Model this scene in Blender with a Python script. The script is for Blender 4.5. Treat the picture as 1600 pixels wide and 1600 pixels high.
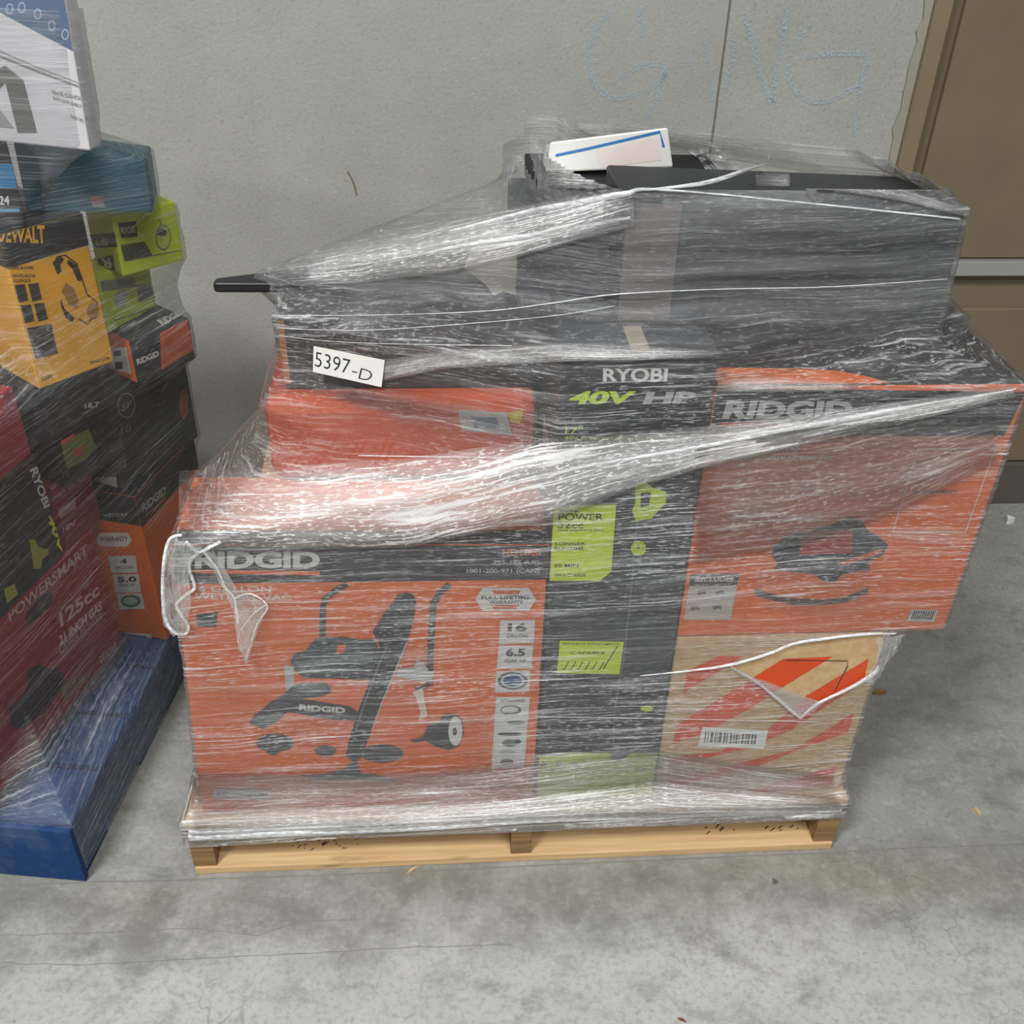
import bpy, bmesh, math, random
from mathutils import Vector, Matrix, noise
import numpy as np

random.seed(7)
for o in list(bpy.data.objects): bpy.data.objects.remove(o, do_unlink=True)
scn = bpy.context.scene
COL = scn.collection

# ------------------------------------------------------------------ camera
CAM_H = 1.63                      # phone held at chest height, tilted down ~35 deg
FPX = 1600.0                      # focal length in pixels of the 1600 px frame
_d = Vector((730 - 800, 3100 - 800, FPX)).normalized()
_x = 24300 - 800
_r = Vector((_x, -(_d.x * _x + _d.z * FPX) / _d.y, FPX)).normalized()
_u = -_d
_f = _u.cross(_r)
M = Matrix((_r, _f, _u))          # camera axes (right, down, forward) -> world rows X, Y, Z
CAM = Vector((0, 0, CAM_H))
cd = bpy.data.cameras.new('camera'); cam = bpy.data.objects.new('camera', cd); COL.objects.link(cam)
cd.sensor_width = 36; cd.lens = 36 * FPX / 1600; cd.clip_start = 0.02
cx, cy, cz = M.col[0], -M.col[1], -M.col[2]
cam.matrix_world = Matrix(((cx[0], cy[0], cz[0], 0), (cx[1], cy[1], cz[1], 0), (cx[2], cy[2], cz[2], CAM_H), (0, 0, 0, 1)))
scn.camera = cam

# ------------------------------------------------------------------ light and exposure
vs = scn.view_settings
vs.view_transform = 'Standard'; vs.look = 'None'; vs.gamma = 1.0; vs.use_curve_mapping = False
vs.exposure = 0.0
w = bpy.data.worlds.new('world'); scn.world = w; w.use_nodes = True
bg = w.node_tree.nodes['Background']
bg.inputs['Color'].default_value = (0.94, 0.98, 1.0, 1); bg.inputs['Strength'].default_value = 0.115
def area(loc, sx, sy, power, target=None, col=(1.0, 0.99, 0.97)):   # high-bay fixtures under the warehouse roof
    l = bpy.data.lights.new('high_bay_lamp', 'AREA'); l.shape = 'RECTANGLE'; l.size = sx; l.size_y = sy
    l.energy = power; l.color = col
    o = bpy.data.objects.new('high_bay_lamp', l); COL.objects.link(o); o.location = loc
    if target is not None:
        o.rotation_euler = (Vector(target) - Vector(loc)).to_track_quat('-Z', 'Y').to_euler()
    return o
for lx, ly, pw in ((-1.9, -1.2, 268), (0.7, -1.8, 162), (-3.4, -3.4, 128), (2.6, -3.4, 100)):
    area((lx, ly, 5.2), 1.3, 0.5, pw)

# ------------------------------------------------------------------ helpers
def ray(px, py): return M @ Vector((px - 800, py - 800, FPX))
def atY(px, py, Y):
    v = ray(px, py); return CAM + v * (Y / v.y)
def atZ(px, py, Z):
    v = ray(px, py); return CAM + v * ((Z - CAM_H) / v.z)
def srgb(r, g, b):
    f = lambda c: (c / 255 / 12.92) if c / 255 <= 0.04045 else ((c / 255 + 0.055) / 1.055) ** 2.4
    return (f(r), f(g), f(b), 1)
def link(name, me, parent=None, mat=None):
    o = bpy.data.objects.new(name, me); COL.objects.link(o)
    if parent: o.parent = parent
    if mat and me: me.materials.append(mat)
    return o
def tag(o, label=None, cat=None, group=None, kind=None):
    if label: o['label'] = label
    if cat: o['category'] = cat
    if group: o['group'] = group
    if kind: o['kind'] = kind
    return o
def empty(name, loc, label, cat, group=None):
    o = bpy.data.objects.new(name, None); COL.objects.link(o); o.location = loc; o.empty_display_size = 0.05
    return tag(o, label, cat, group)
def pymesh(name, verts, faces, origin=(0, 0, 0), smooth=False):
    og = Vector(origin); me = bpy.data.meshes.new(name)
    me.from_pydata([tuple(Vector(v) - og) for v in verts], [], faces); me.update()
    if smooth: me.polygons.foreach_set('use_smooth', [True] * len(me.polygons))
    return me
def hexa(name, c8, origin=(0, 0, 0), bevel=0.0, seg=2):
    """c8: bottom BL BR BR' BL' (front-left, front-right, back-right, back-left) then the top four."""
    bm = bmesh.new(); og = Vector(origin)
    v = [bm.verts.new(Vector(c) - og) for c in c8]
    for f in ((3, 2, 1, 0), (4, 5, 6, 7), (0, 1, 5, 4), (1, 2, 6, 5), (2, 3, 7, 6), (3, 0, 4, 7)): bm.faces.new([v[i] for i in f])
    if bevel: bmesh.ops.bevel(bm, geom=bm.edges[:], offset=bevel, segments=seg, profile=0.5, affect='EDGES')
    bmesh.ops.recalc_face_normals(bm, faces=bm.faces)
    me = bpy.data.meshes.new(name); bm.to_mesh(me); bm.free()
    return me
def boxc(x0, x1, y0, y1, z0, z1):
    return [Vector(p) for p in ((x0, y0, z0), (x1, y0, z0), (x1, y1, z0), (x0, y1, z0), (x0, y0, z1), (x1, y0, z1), (x1, y1, z1), (x0, y1, z1))]
def tube(name, pts, rad, n=8, origin=(0, 0, 0), taper=True, flat=1.0):
    """swept tube through points; rad number or list; smooth Catmull-Rom"""
    P = [Vector(p) for p in pts]; R = rad if isinstance(rad, (list, tuple)) else [rad] * len(P)
    Q = []; RR = []
    for i in range(len(P) - 1):
        p0 = P[max(i - 1, 0)]; p1 = P[i]; p2 = P[i + 1]; p3 = P[min(i + 2, len(P) - 1)]
        for k in range(6):
            t = k / 6
            Q.append(0.5 * ((2 * p1) + (-p0 + p2) * t + (2 * p0 - 5 * p1 + 4 * p2 - p3) * t * t + (-p0 + 3 * p1 - 3 * p2 + p3) * t ** 3))
            RR.append(R[i] * (1 - t) + R[i + 1] * t)
    Q.append(P[-1]); RR.append(R[-1])
    vs_, fs = [], []; m = len(Q)
    for i, q in enumerate(Q):
        T = (Q[min(i + 1, m - 1)] - Q[max(i - 1, 0)]).normalized()
        a = T.cross(Vector((0.02, -1, 0.05)))
        if a.length < 1e-4: a = T.cross(Vector((0, 0, 1)))
        a.normalize(); b = T.cross(a)
        for k in range(n):
            t = 2 * math.pi * k / n
            vs_.append(q + (a * math.cos(t) + b * math.sin(t) * flat) * RR[i])
    for i in range(m - 1):
        for k in range(n): fs.append((i * n + k, i * n + (k + 1) % n, (i + 1) * n + (k + 1) % n, (i + 1) * n + k))
    fs.append(tuple(range(n - 1, -1, -1))); fs.append(tuple((m - 1) * n + k for k in range(n)))
    return pymesh(name, vs_, fs, origin, True)

# ------------------------------------------------------------------ materials
class NT:
    def __init__(s, name):
        s.m = bpy.data.materials.new(name); s.m.use_nodes = True; s.t = s.m.node_tree; s.t.nodes.clear()
        s.out = s.t.nodes.new('ShaderNodeOutputMaterial')
    def n(s, kind, **kw):
        nd = s.t.nodes.new('ShaderNode' + kind)
        for k, v in kw.items():
            if k.startswith('i_'):
                key = k[2:].replace('_', ' ')
                nd.inputs[key].default_value = v
            else: setattr(nd, k, v)
        return nd
    def l(s, a, b): s.t.links.new(a, b)
    def noise(s, vec, scale, detail=4, rough=0.55, lac=2.0):
        nd = s.n('TexNoise'); nd.inputs['Scale'].default_value = scale; nd.inputs['Detail'].default_value = detail
        nd.inputs['Roughness'].default_value = rough; nd.inputs['Lacunarity'].default_value = lac
        if vec is not None: s.l(vec, nd.inputs['Vector'])
        return nd.outputs['Fac']
    def ramp(s, fac, *stops, interp='LINEAR'):
        nd = s.n('ValToRGB'); r = nd.color_ramp; r.interpolation = interp
        while len(r.elements) < len(stops): r.elements.new(0.5)
        for e, (p, c) in zip(r.elements, stops):
            e.position = p; e.color = c if isinstance(c, (tuple, list)) else (c, c, c, 1)
        s.l(fac, nd.inputs['Fac']); return nd.outputs['Color']
    def mapping(s, vec, scale=(1, 1, 1), loc=(0, 0, 0), rot=(0, 0, 0)):
        nd = s.n('Mapping'); nd.inputs['Scale'].default_value = scale; nd.inputs['Location'].default_value = loc; nd.inputs['Rotation'].default_value = rot
        s.l(vec, nd.inputs['Vector']); return nd.outputs['Vector']
    def mix(s, fac, a, b, blend='MIX'):
        nd = s.n('Mix', data_type='RGBA', blend_type=blend)
        if isinstance(fac, (int, float)): nd.inputs[0].default_value = fac
        else: s.l(fac, nd.inputs[0])
        for i, v in ((6, a), (7, b)):
            if isinstance(v, (tuple, list)): nd.inputs[i].default_value = v
            else: s.l(v, nd.inputs[i])
        return nd.outputs[2]
    def math(s, op, a, b=0.0, clamp=False):
        nd = s.n('Math', operation=op); nd.use_clamp = clamp
        for i, v in ((0, a), (1, b)):
            if isinstance(v, (int, float)): nd.inputs[i].default_value = v
            else: s.l(v, nd.inputs[i])
        return nd.outputs[0]
    def bump(s, h, strength=0.3, dist=0.01):
        nd = s.n('Bump'); nd.inputs['Strength'].default_value = strength; nd.inputs['Distance'].default_value = dist
        s.l(h, nd.inputs['Height']); return nd.outputs['Normal']
    def principled(s, color, rough=0.6, metal=0.0, normal=None, spec=0.5):
        b = s.n('BsdfPrincipled')
        if isinstance(color, (tuple, list)): b.inputs['Base Color'].default_value = color
        else: s.l(color, b.inputs['Base Color'])
        if isinstance(rough, (int, float)): b.inputs['Roughness'].default_value = rough
        else: s.l(rough, b.inputs['Roughness'])
        b.inputs['Metallic'].default_value = metal; b.inputs['Specular IOR Level'].default_value = spec
        if normal is not None: s.l(normal, b.inputs['Normal'])
        return b.outputs[0]
    def done(s, sh): s.l(sh, s.out.inputs['Surface']); return s.m
    def obj(s): return s.n('TexCoord').outputs['Object']
    def pos(s): return s.n('NewGeometry').outputs['Position']

_print = {}
def ink(r, g, b, rough=0.5):
    """printed board: a flat ink colour with slight unevenness"""
    k = (r, g, b, rough)
    if k not in _print:
        t = NT('print_%d_%d_%d' % (r, g, b)); p = t.obj()
        c = srgb(r, g, b); dk = tuple(x * 0.86 for x in c[:3]) + (1,)
        col = t.mix(t.ramp(t.noise(p, 9, 5), (0.35, 0.0), (0.7, 1.0)), c, dk)
        _print[k] = t.done(t.principled(col, rough, spec=0.4))
    return _print[k]
def mat_wood(name, c1, c2, paint=None):
    t = NT(name); p = t.mapping(t.obj(), (1.5, 30, 30)); q = t.obj()
    g = t.noise(p, 3, 6, 0.6)
    col = t.ramp(g, (0.3, c1), (0.7, c2))
    kn = t.ramp(t.noise(t.mapping(q, (3, 14, 14)), 2.2, 2), (0.66, 0.0), (0.78, 1.0))
    col = t.mix(t.math('MULTIPLY', kn, 0.55), col, tuple(x * 0.35 for x in c1[:3]) + (1,))
    if paint:
        wear = t.ramp(t.noise(q, 7, 8, 0.7), (0.46, 0.0), (0.7, 1.0))
        col = t.mix(wear, paint, t.mix(0.35, col, paint))
    return t.done(t.principled(col, 0.75, normal=t.bump(g, 0.25, 0.003), spec=0.25))
WOOD = mat_wood('pine_board', srgb(186, 152, 108), srgb(212, 182, 138))
WOOD_DK = mat_wood('weathered_block', srgb(112, 86, 58), srgb(158, 126, 86))
WOOD_BL = mat_wood('blue_painted_board', srgb(70, 90, 116), srgb(108, 126, 146), srgb(22, 56, 104))
def mat_kraft():
    t = NT('kraft_board'); p = t.obj()
    col = t.ramp(t.noise(p, 60, 5), (0.3, srgb(176, 146, 108)), (0.7, srgb(196, 168, 128)))
    return t.done(t.principled(col, 0.8, normal=t.bump(t.noise(p, 40, 3), 0.08, 0.002), spec=0.2))
KRAFT = mat_kraft()
def mat_concrete_wall():
    t = NT('cast_concrete_wall'); p = t.pos()
    big = t.noise(p, 1.1, 4, 0.5); mid = t.noise(p, 9, 6, 0.6); fine = t.noise(p, 120, 4, 0.7); sp = t.noise(t.mapping(p, (1, 1, 1.6)), 210, 2, 0.5)
    col = t.ramp(big, (0.3, srgb(158, 159, 154)), (0.7, srgb(174, 175, 170)))
    col = t.mix(t.ramp(mid, (0.35, 0.0), (0.75, 0.35)), col, srgb(146, 147, 141))
    col = t.mix(t.ramp(fine, (0.55, 0.0), (0.75, 0.6)), col, srgb(122, 122, 115))
    col = t.mix(t.ramp(fine, (0.28, 0.55), (0.42, 0.0)), col, srgb(190, 191, 186))
    pit = t.ramp(sp, (0.7, 0.0), (0.78, 0.85))
    col = t.mix(pit, col, srgb(86, 84, 74))
    h = t.math('SUBTRACT', t.math('ADD', t.math('MULTIPLY', fine, 0.7), mid), t.math('MULTIPLY', pit, 1.2))
    return t.done(t.principled(col, 0.85, normal=t.bump(h, 0.5, 0.004), spec=0.25))
def mat_floor():
    t = NT('worn_concrete_floor'); p = t.pos()
    sep = t.n('SeparateXYZ'); t.l(p, sep.inputs[0])
    wob = t.math('MULTIPLY', t.math('SUBTRACT', t.noise(p, 5, 5, 0.6), 0.5), 0.16)
    y = t.math('ADD', sep.outputs['Y'], wob)
    big = t.noise(p, 2.3, 5, 0.55); mid = t.noise(t.mapping(p, (1, 1.5, 1), rot=(0, 0, 0.6)), 13, 7, 0.65); fine = t.noise(p, 90, 5, 0.65)
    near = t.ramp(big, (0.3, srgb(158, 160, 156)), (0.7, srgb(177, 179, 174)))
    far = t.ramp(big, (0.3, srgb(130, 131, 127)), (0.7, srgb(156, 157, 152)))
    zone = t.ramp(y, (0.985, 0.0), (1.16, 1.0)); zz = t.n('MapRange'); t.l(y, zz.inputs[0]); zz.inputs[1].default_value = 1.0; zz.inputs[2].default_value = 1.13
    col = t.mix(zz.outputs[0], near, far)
    # tan dusty strip in front of the pallet row
    s1 = t.n('MapRange'); t.l(y, s1.inputs[0]); s1.inputs[1].default_value = 1.06; s1.inputs[2].default_value = 1.12
    s2 = t.n('MapRange'); t.l(y, s2.inputs[0]); s2.inputs[1].default_value = 1.2; s2.inputs[2].default_value = 1.155
    strip = t.math('MULTIPLY', t.math('MULTIPLY', s1.outputs[0], s2.outputs[0]), t.ramp(t.noise(p, 4, 6, 0.6), (0.4, 0.0), (0.62, 0.75)))
    col = t.mix(strip, col, srgb(150, 145, 128))
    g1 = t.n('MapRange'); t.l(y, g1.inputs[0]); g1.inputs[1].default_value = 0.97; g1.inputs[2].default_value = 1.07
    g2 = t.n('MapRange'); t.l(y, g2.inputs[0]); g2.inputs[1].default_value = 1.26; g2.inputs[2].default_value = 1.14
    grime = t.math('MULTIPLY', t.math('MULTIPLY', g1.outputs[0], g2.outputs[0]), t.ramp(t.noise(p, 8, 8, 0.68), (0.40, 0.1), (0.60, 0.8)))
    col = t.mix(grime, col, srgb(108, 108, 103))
    blot = t.ramp(mid, (0.5, 0.0), (0.66, 0.7))
    col = t.mix(t.math('MULTIPLY', blot, t.ramp(t.noise(p, 3.1, 3), (0.35, 0.15), (0.65, 1.0))), col, srgb(104, 104, 100))
    col = t.mix(t.ramp(mid, (0.3, 0.3), (0.45, 0.0)), col, srgb(180, 181, 178))
    spot = t.ramp(t.noise(p, 34, 2, 0.4), (0.73, 0.0), (0.77, 0.9))
    col = t.mix(t.math('MULTIPLY', spot, t.ramp(t.noise(t.mapping(p, loc=(3, 1, 0)), 2.0, 2), (0.45, 0.0), (0.6, 0.9))), col, srgb(66, 66, 66))
    # hairline cracks
    vo = t.n('TexVoronoi', feature='DISTANCE_TO_EDGE'); vo.inputs['Scale'].default_value = 17
    wv = t.n('VectorMath', operation='ADD'); nc = t.n('TexNoise'); nc.inputs['Scale'].default_value = 9; nc.inputs['Detail'].default_value = 6; t.l(p, nc.inputs['Vector'])
    sc = t.n('VectorMath', operation='SCALE'); t.l(nc.outputs['Color'], sc.inputs[0]); sc.inputs['Scale'].default_value = 0.14
    t.l(p, wv.inputs[0]); t.l(sc.outputs[0], wv.inputs[1]); t.l(wv.outputs[0], vo.inputs['Vector'])
    crk = t.math('MULTIPLY', t.ramp(vo.outputs['Distance'], (0.0, 1.0), (0.035, 0.0)), t.ramp(t.noise(p, 4, 4), (0.52, 0.0), (0.64, 0.5)))
    col = t.mix(crk, col, srgb(104, 103, 98))
    col = t.mix(t.ramp(fine, (0.48, 0.0), (0.72, 0.5)), col, srgb(112, 112, 109))
    col = t.mix(t.ramp(t.noise(p, 45, 6, 0.7), (0.34, 0.16), (0.46, 0.0)), col, srgb(188, 189, 187))
    h = t.math('SUBTRACT', t.math('ADD', mid, t.math('MULTIPLY', fine, 0.35)), crk)
    return t.done(t.principled(col, t.ramp(mid, (0.3, 0.45), (0.7, 0.7)), normal=t.bump(h, 0.25, 0.004), spec=0.35))
def mat_paint(name, c, rough=0.5, metal=0.0):
    t = NT(name); p = t.obj()
    col = t.mix(t.ramp(t.noise(p, 6, 6, 0.6), (0.4, 0.0), (0.75, 0.5)), c, tuple(x * 0.8 for x in c[:3]) + (1,))
    return t.done(t.principled(col, rough, metal, normal=t.bump(t.noise(p, 60, 3), 0.05, 0.002), spec=0.4))
def mat_film(name, base=0.08, streak=0.6, tint=(0.9, 0.92, 0.95, 1), slant=0.0, gloss=0.5):
    """clear stretch film: mostly see-through, micro-wrinkled into horizontal streaks that scatter and mirror light"""
    t = NT(name); uv = t.n('TexCoord').outputs['UV']
    warp = t.noise(t.mapping(uv, (2.0, 5.0, 1)), 1.0, 3, 0.5)
    sp = t.n('SeparateXYZ'); t.l(uv, sp.inputs[0])
    v = t.math('ADD', sp.outputs['Y'], t.math('MULTIPLY', t.math('SUBTRACT', warp, 0.5), 0.05))
    v = t.math('ADD', v, t.math('MULTIPLY', sp.outputs['X'], slant))
    cb = t.n('CombineXYZ'); t.l(sp.outputs['X'], cb.inputs[0]); t.l(v, cb.inputs[1]); q = cb.outputs[0]
    n1 = t.noise(t.mapping(q, (3.0, 60, 1)), 1.0, 5, 0.6)
    n2 = t.noise(t.mapping(q, (5.0, 240, 1)), 1.0, 5, 0.72)
    n3 = t.noise(t.mapping(q, (60.0, 420, 1)), 1.0, 3, 0.6)
    clump = t.noise(t.mapping(q, (2.2, 9.0, 1)), 1.0, 4, 0.55)
    s1 = t.ramp(n1, (0.52, 0.0), (0.7, 1.0)); s2 = t.ramp(n2, (0.54, 0.0), (0.64, 1.0)); s3 = t.ramp(n3, (0.56, 0.0), (0.64, 1.0))
    cl = t.ramp(clump, (0.36, 0.16), (0.62, 1.0))
    st = t.math('ADD', t.math('ADD', t.math('MULTIPLY', s1, 0.3), t.math('MULTIPLY', s2, 0.75)), t.math('MULTIPLY', s3, 0.45))
    haze = t.math('ADD', t.math('MULTIPLY', t.math('MULTIPLY', st, cl), streak), base, True)
    at = t.n('Attribute', attribute_name='layers'); haze = t.math('MULTIPLY', haze, at.outputs['Fac'], True)
    ve = t.n('Attribute', attribute_name='veil'); nv = t.noise(t.mapping(q, (1.3, 34, 1)), 1.0, 3, 0.6)
    haze = t.math('ADD', haze, t.math('MULTIPLY', ve.outputs['Fac'], t.ramp(nv, (0.34, 0.15), (0.66, 1.7))), True)
    hh = t.math('ADD', t.math('ADD', t.math('MULTIPLY', n1, 1.0), t.math('MULTIPLY', n2, 0.35)), t.math('MULTIPLY', n3, 0.18))
    nb = t.n('Bump'); nb.inputs['Strength'].default_value = 0.6; nb.inputs['Distance'].default_value = 0.012; t.l(hh, nb.inputs['Height'])
    tr = t.n('BsdfTransparent'); tr.inputs[0].default_value = (0.97, 0.975, 0.98, 1)
    df = t.n('BsdfDiffuse'); df.inputs[0].default_value = tint
    tl = t.n('BsdfTranslucent'); tl.inputs[0].default_value = tint
    md = t.n('MixShader'); md.inputs[0].default_value = 0.2; t.l(df.outputs[0], md.inputs[1]); t.l(tl.outputs[0], md.inputs[2])
    m1 = t.n('MixShader'); t.l(haze, m1.inputs[0]); t.l(tr.outputs[0], m1.inputs[1]); t.l(md.outputs[0], m1.inputs[2])
    gl = t.n('BsdfGlossy'); gl.inputs['Roughness'].default_value = 0.2; gl.inputs['Color'].default_value = (1, 1, 1, 1); t.l(nb.outputs[0], gl.inputs['Normal'])
    fr = t.n('Fresnel'); fr.inputs['IOR'].default_value = 1.45; t.l(nb.outputs[0], fr.inputs['Normal'])
    gf = t.math('MULTIPLY', t.math('ADD', t.math('MULTIPLY', fr.outputs[0], 1.3), 0.02), gloss, True)
    m2 = t.n('MixShader'); t.l(gf, m2.inputs[0]); t.l(m1.outputs[0], m2.inputs[1]); t.l(gl.outputs[0], m2.inputs[2])
    return t.done(m2.outputs[0])
def mat_rope():
    t = NT('bunched_film'); p = t.obj(); n = t.noise(t.mapping(p, (30, 30, 90)), 2, 5, 0.6)
    tr = t.n('BsdfTransparent'); df = t.principled((0.86, 0.88, 0.9, 1), 0.22, normal=t.bump(n, 0.6, 0.004), spec=0.8)
    m = t.n('MixShader'); t.l(t.ramp(n, (0.35, 0.30), (0.65, 0.95)), m.inputs[0]); t.l(tr.outputs[0], m.inputs[1]); t.l(df, m.inputs[2])
    return t.done(m.outputs[0])
def mat_chalk():
    t = NT('blue_chalk'); p = t.pos(); n = t.noise(p, 170, 3, 0.7); n2 = t.noise(p, 14, 3, 0.6)
    tr = t.n('BsdfTransparent'); df = t.principled(srgb(176, 200, 216), 0.95, spec=0.05)
    f = t.math('MULTIPLY', t.ramp(n, (0.42, 0.0), (0.62, 0.7)), t.ramp(n2, (0.3, 0.45), (0.58, 1.0)))
    m = t.n('MixShader'); t.l(f, m.inputs[0]); t.l(tr.outputs[0], m.inputs[1]); t.l(df, m.inputs[2]); return t.done(m.outputs[0])

# ------------------------------------------------------------------ the setting
WALL_Y = 2.30
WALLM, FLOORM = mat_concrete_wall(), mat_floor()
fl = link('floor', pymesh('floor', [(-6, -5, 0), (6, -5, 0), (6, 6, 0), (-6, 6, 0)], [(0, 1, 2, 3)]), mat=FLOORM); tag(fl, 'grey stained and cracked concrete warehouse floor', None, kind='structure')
wl = link('wall_back', hexa('wall_back', boxc(-6, 0.608, WALL_Y, WALL_Y + 0.25, 0, 6)), mat=WALLM); tag(wl, 'rough grey cast concrete wall with a panel joint', None, kind='structure')
link('wall_panel', hexa('wall_panel', boxc(0.6135, 1.04, WALL_Y + 0.001, WALL_Y + 0.25, 0, 6), bevel=0.002), wl, WALLM)
link('joint_filler', hexa('joint_filler', boxc(0.6078, 0.6137, WALL_Y + 0.006, WALL_Y + 0.2, 0, 6)), wl, mat_paint('joint_sealant', srgb(136, 135, 127), 0.9))
BROWN = mat_paint('brown_door_paint', srgb(118, 106, 86), 0.45)
BROWN2 = mat_paint('brown_jamb_paint', srgb(130, 116, 94), 0.5)
STEEL = mat_paint('galvanised_strip', srgb(164, 166, 166), 0.35, 0.3)
SEAL = mat_paint('dark_grey_sill_block', srgb(88, 85, 76), 0.8)
dr = link('door_1', hexa('door_1', boxc(1.085, 4.2, 2.352, 2.40, 0.142, 6)), mat=BROWN); tag(dr, 'brown painted overhead dock door with a grey metal strip', None, kind='structure')
def dpart(n, c, m, bev=0.003): return link(n, hexa(n, c, bevel=bev), dr, m)
dpart('door_jamb', boxc(1.04, 1.092, WALL_Y + 0.012, 2.42, 0, 6), BROWN2)
dpart('upper_panel', boxc(1.13, 4.2, 2.338, 2.353, 0.735, 6), BROWN)
dpart('metal_strip', boxc(1.10, 4.2, 2.322, 2.353, 0.694, 0.732), STEEL)
dpart('lower_panel', boxc(1.10, 4.2, 2.342, 2.353, 0.142, 0.60), BROWN)
dpart('sill_block', boxc(1.06, 4.2, 2.335, 2.41, 0.0, 0.137), SEAL, 0.004)
wp = link('wall_rear_infill', hexa('wall_rear_infill', boxc(1.03, 6, 2.41, 2.6, 0, 6)), mat=WALLM); tag(wp, 'concrete behind the dock door', None, kind='structure')
# crumbling patch of concrete along the jamb
pts = []; random.seed(3)
def blob_patch(name, parent, pts2, y, mat, dep=0.004):
    n = len(pts2); vs_ = [(x, y, z) for x, z in pts2] + [(x, y - dep, z) for x, z in pts2]
    c = (sum(x for x, z in pts2) / n, sum(z for x, z in pts2) / n)
    fs = [tuple(range(n, 2 * n))] + [(i, (i + 1) % n, n + (i + 1) % n, n + i) for i in range(n)]
    return link(name, pymesh(name, vs_, fs), parent, mat)
edge = [(1.04, 0.85 + 0.02 * i) for i in range(28)]
edge2 = [(1.028 - 0.026 * abs(noise.noise(Vector((0, 0, i * 0.47)))) - 0.008 * random.random(), 0.85 + 0.02 * i) for i in range(27, -1, -1)]
blob_patch('patch_mortar', wl, edge + edge2, WALL_Y - 0.0002, mat_paint('sandy_mortar', srgb(150, 148, 134), 0.95), 0.0035)
# chalk strokes on the wall
CHALK = mat_chalk()
def stroke(name, parent, px, width, mat, Y):
    P = [atY(a, b, Y) for a, b in px]; Q = []
    for i in range(len(P) - 1):
        p0, p1, p2, p3 = P[max(i - 1, 0)], P[i], P[i + 1], P[min(i + 2, len(P) - 1)]
        for k in range(8):
            t = k / 8; Q.append(0.5 * ((2 * p1) + (-p0 + p2) * t + (2 * p0 - 5 * p1 + 4 * p2 - p3) * t * t + (-p0 + 3 * p1 - 3 * p2 + p3) * t ** 3))
    Q.append(P[-1]); vs_, fs = [], []
    for i, q in enumerate(Q):
        T = (Q[min(i + 1, len(Q) - 1)] - Q[max(i - 1, 0)]); n = Vector((-T.z, 0, T.x)).normalized() * width / 2
        vs_ += [q + n, q - n]
    for i in range(len(Q) - 1): fs.append((2 * i, 2 * i + 1, 2 * i + 3, 2 * i + 2))
    return link(name, pymesh(name, vs_, fs), parent, mat)
for s_ in ([(960, 16), (935, 40), (922, 80), (924, 115), (938, 142), (965, 154), (1000, 145), (1030, 128), (1040, 108), (1024, 100), (995, 106), (970, 122)],
           [(1040, 112), (1030, 150), (1012, 175), (1006, 190)], [(998, 10), (1002, 35), (1004, 58)], [(1058, 103), (1085, 96)],
           [(1100, 58), (1104, 90), (1110, 130), (1114, 160)], [(1146, 55), (1144, 95), (1136, 125), (1132, 145)], [(1162, 20), (1178, 70), (1186, 110), (1196, 140), (1206, 160)],
           [(1228, 5), (1224, 60), (1214, 110), (1208, 160)], [(1270, 30), (1242, 70), (1232, 110), (1240, 138), (1262, 156), (1290, 158), (1320, 145), (1345, 132)],
           [(1260, 88), (1300, 84), (1356, 84)], [(1356, 86), (1350, 115), (1342, 150), (1338, 190), (1336, 212)]):
    stroke('chalk_mark', wl, s_, 0.0115, CHALK, WALL_Y - 0.0012)
SCUFF = mat_paint('rust_scuff', srgb(128, 116, 92), 0.9)
stroke('scuff_mark', wl, [(543, 268), (552, 285), (557, 305)], 0.004, SCUFF, WALL_Y - 0.0012)
# saw-cut joint in the floor, in front of the pallets
JM = mat_paint('joint_dirt', srgb(124, 123, 119), 0.95)
def floor_line(name, pts3, wd, mat):
    vs_, fs = [], []; Q = []
    for i in range(len(pts3) - 1):
        a, b = Vector(pts3[i]), Vector(pts3[i + 1])
        for k in range(12): Q.append(a.lerp(b, k / 12) + Vector((0, 0.003 * noise.noise(Vector((i * 3 + k * 0.4, wd * 900, 0))), 0)))
    Q.append(Vector(pts3[-1]))
    for i, q in enumerate(Q):
        h_ = wd * (0.4 + 0.6 * abs(noise.noise(Vector((i * 0.6, wd * 77, 1)))))
        vs_ += [(q.x, q.y - h_, 0.0006), (q.x, q.y + h_, 0.0006)]
    for i in range(len(Q) - 1): fs.append((2 * i, 2 * i + 2, 2 * i + 3, 2 * i + 1))
    return link(name, pymesh(name, vs_, fs), fl, mat)
floor_line('floor_joint', [(-3, 1.180, 0), (-0.81, 1.187, 0), (-0.236, 1.180, 0), (0.24, 1.183, 0), (1.11, 1.188, 0), (3.5, 1.2, 0)], 0.0022, JM)
floor_line('floor_crack', [tuple(atZ(a, b, 0)) for a, b in ((0, 1505), (130, 1508), (300, 1498), (470, 1490), (640, 1480), (800, 1476))], 0.0013, JM)
floor_line('floor_crack', [tuple(atZ(a, b, 0)) for a, b in ((0, 1462), (150, 1458), (300, 1450), (400, 1462), (470, 1440), (560, 1436))], 0.0012, JM)

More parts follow.
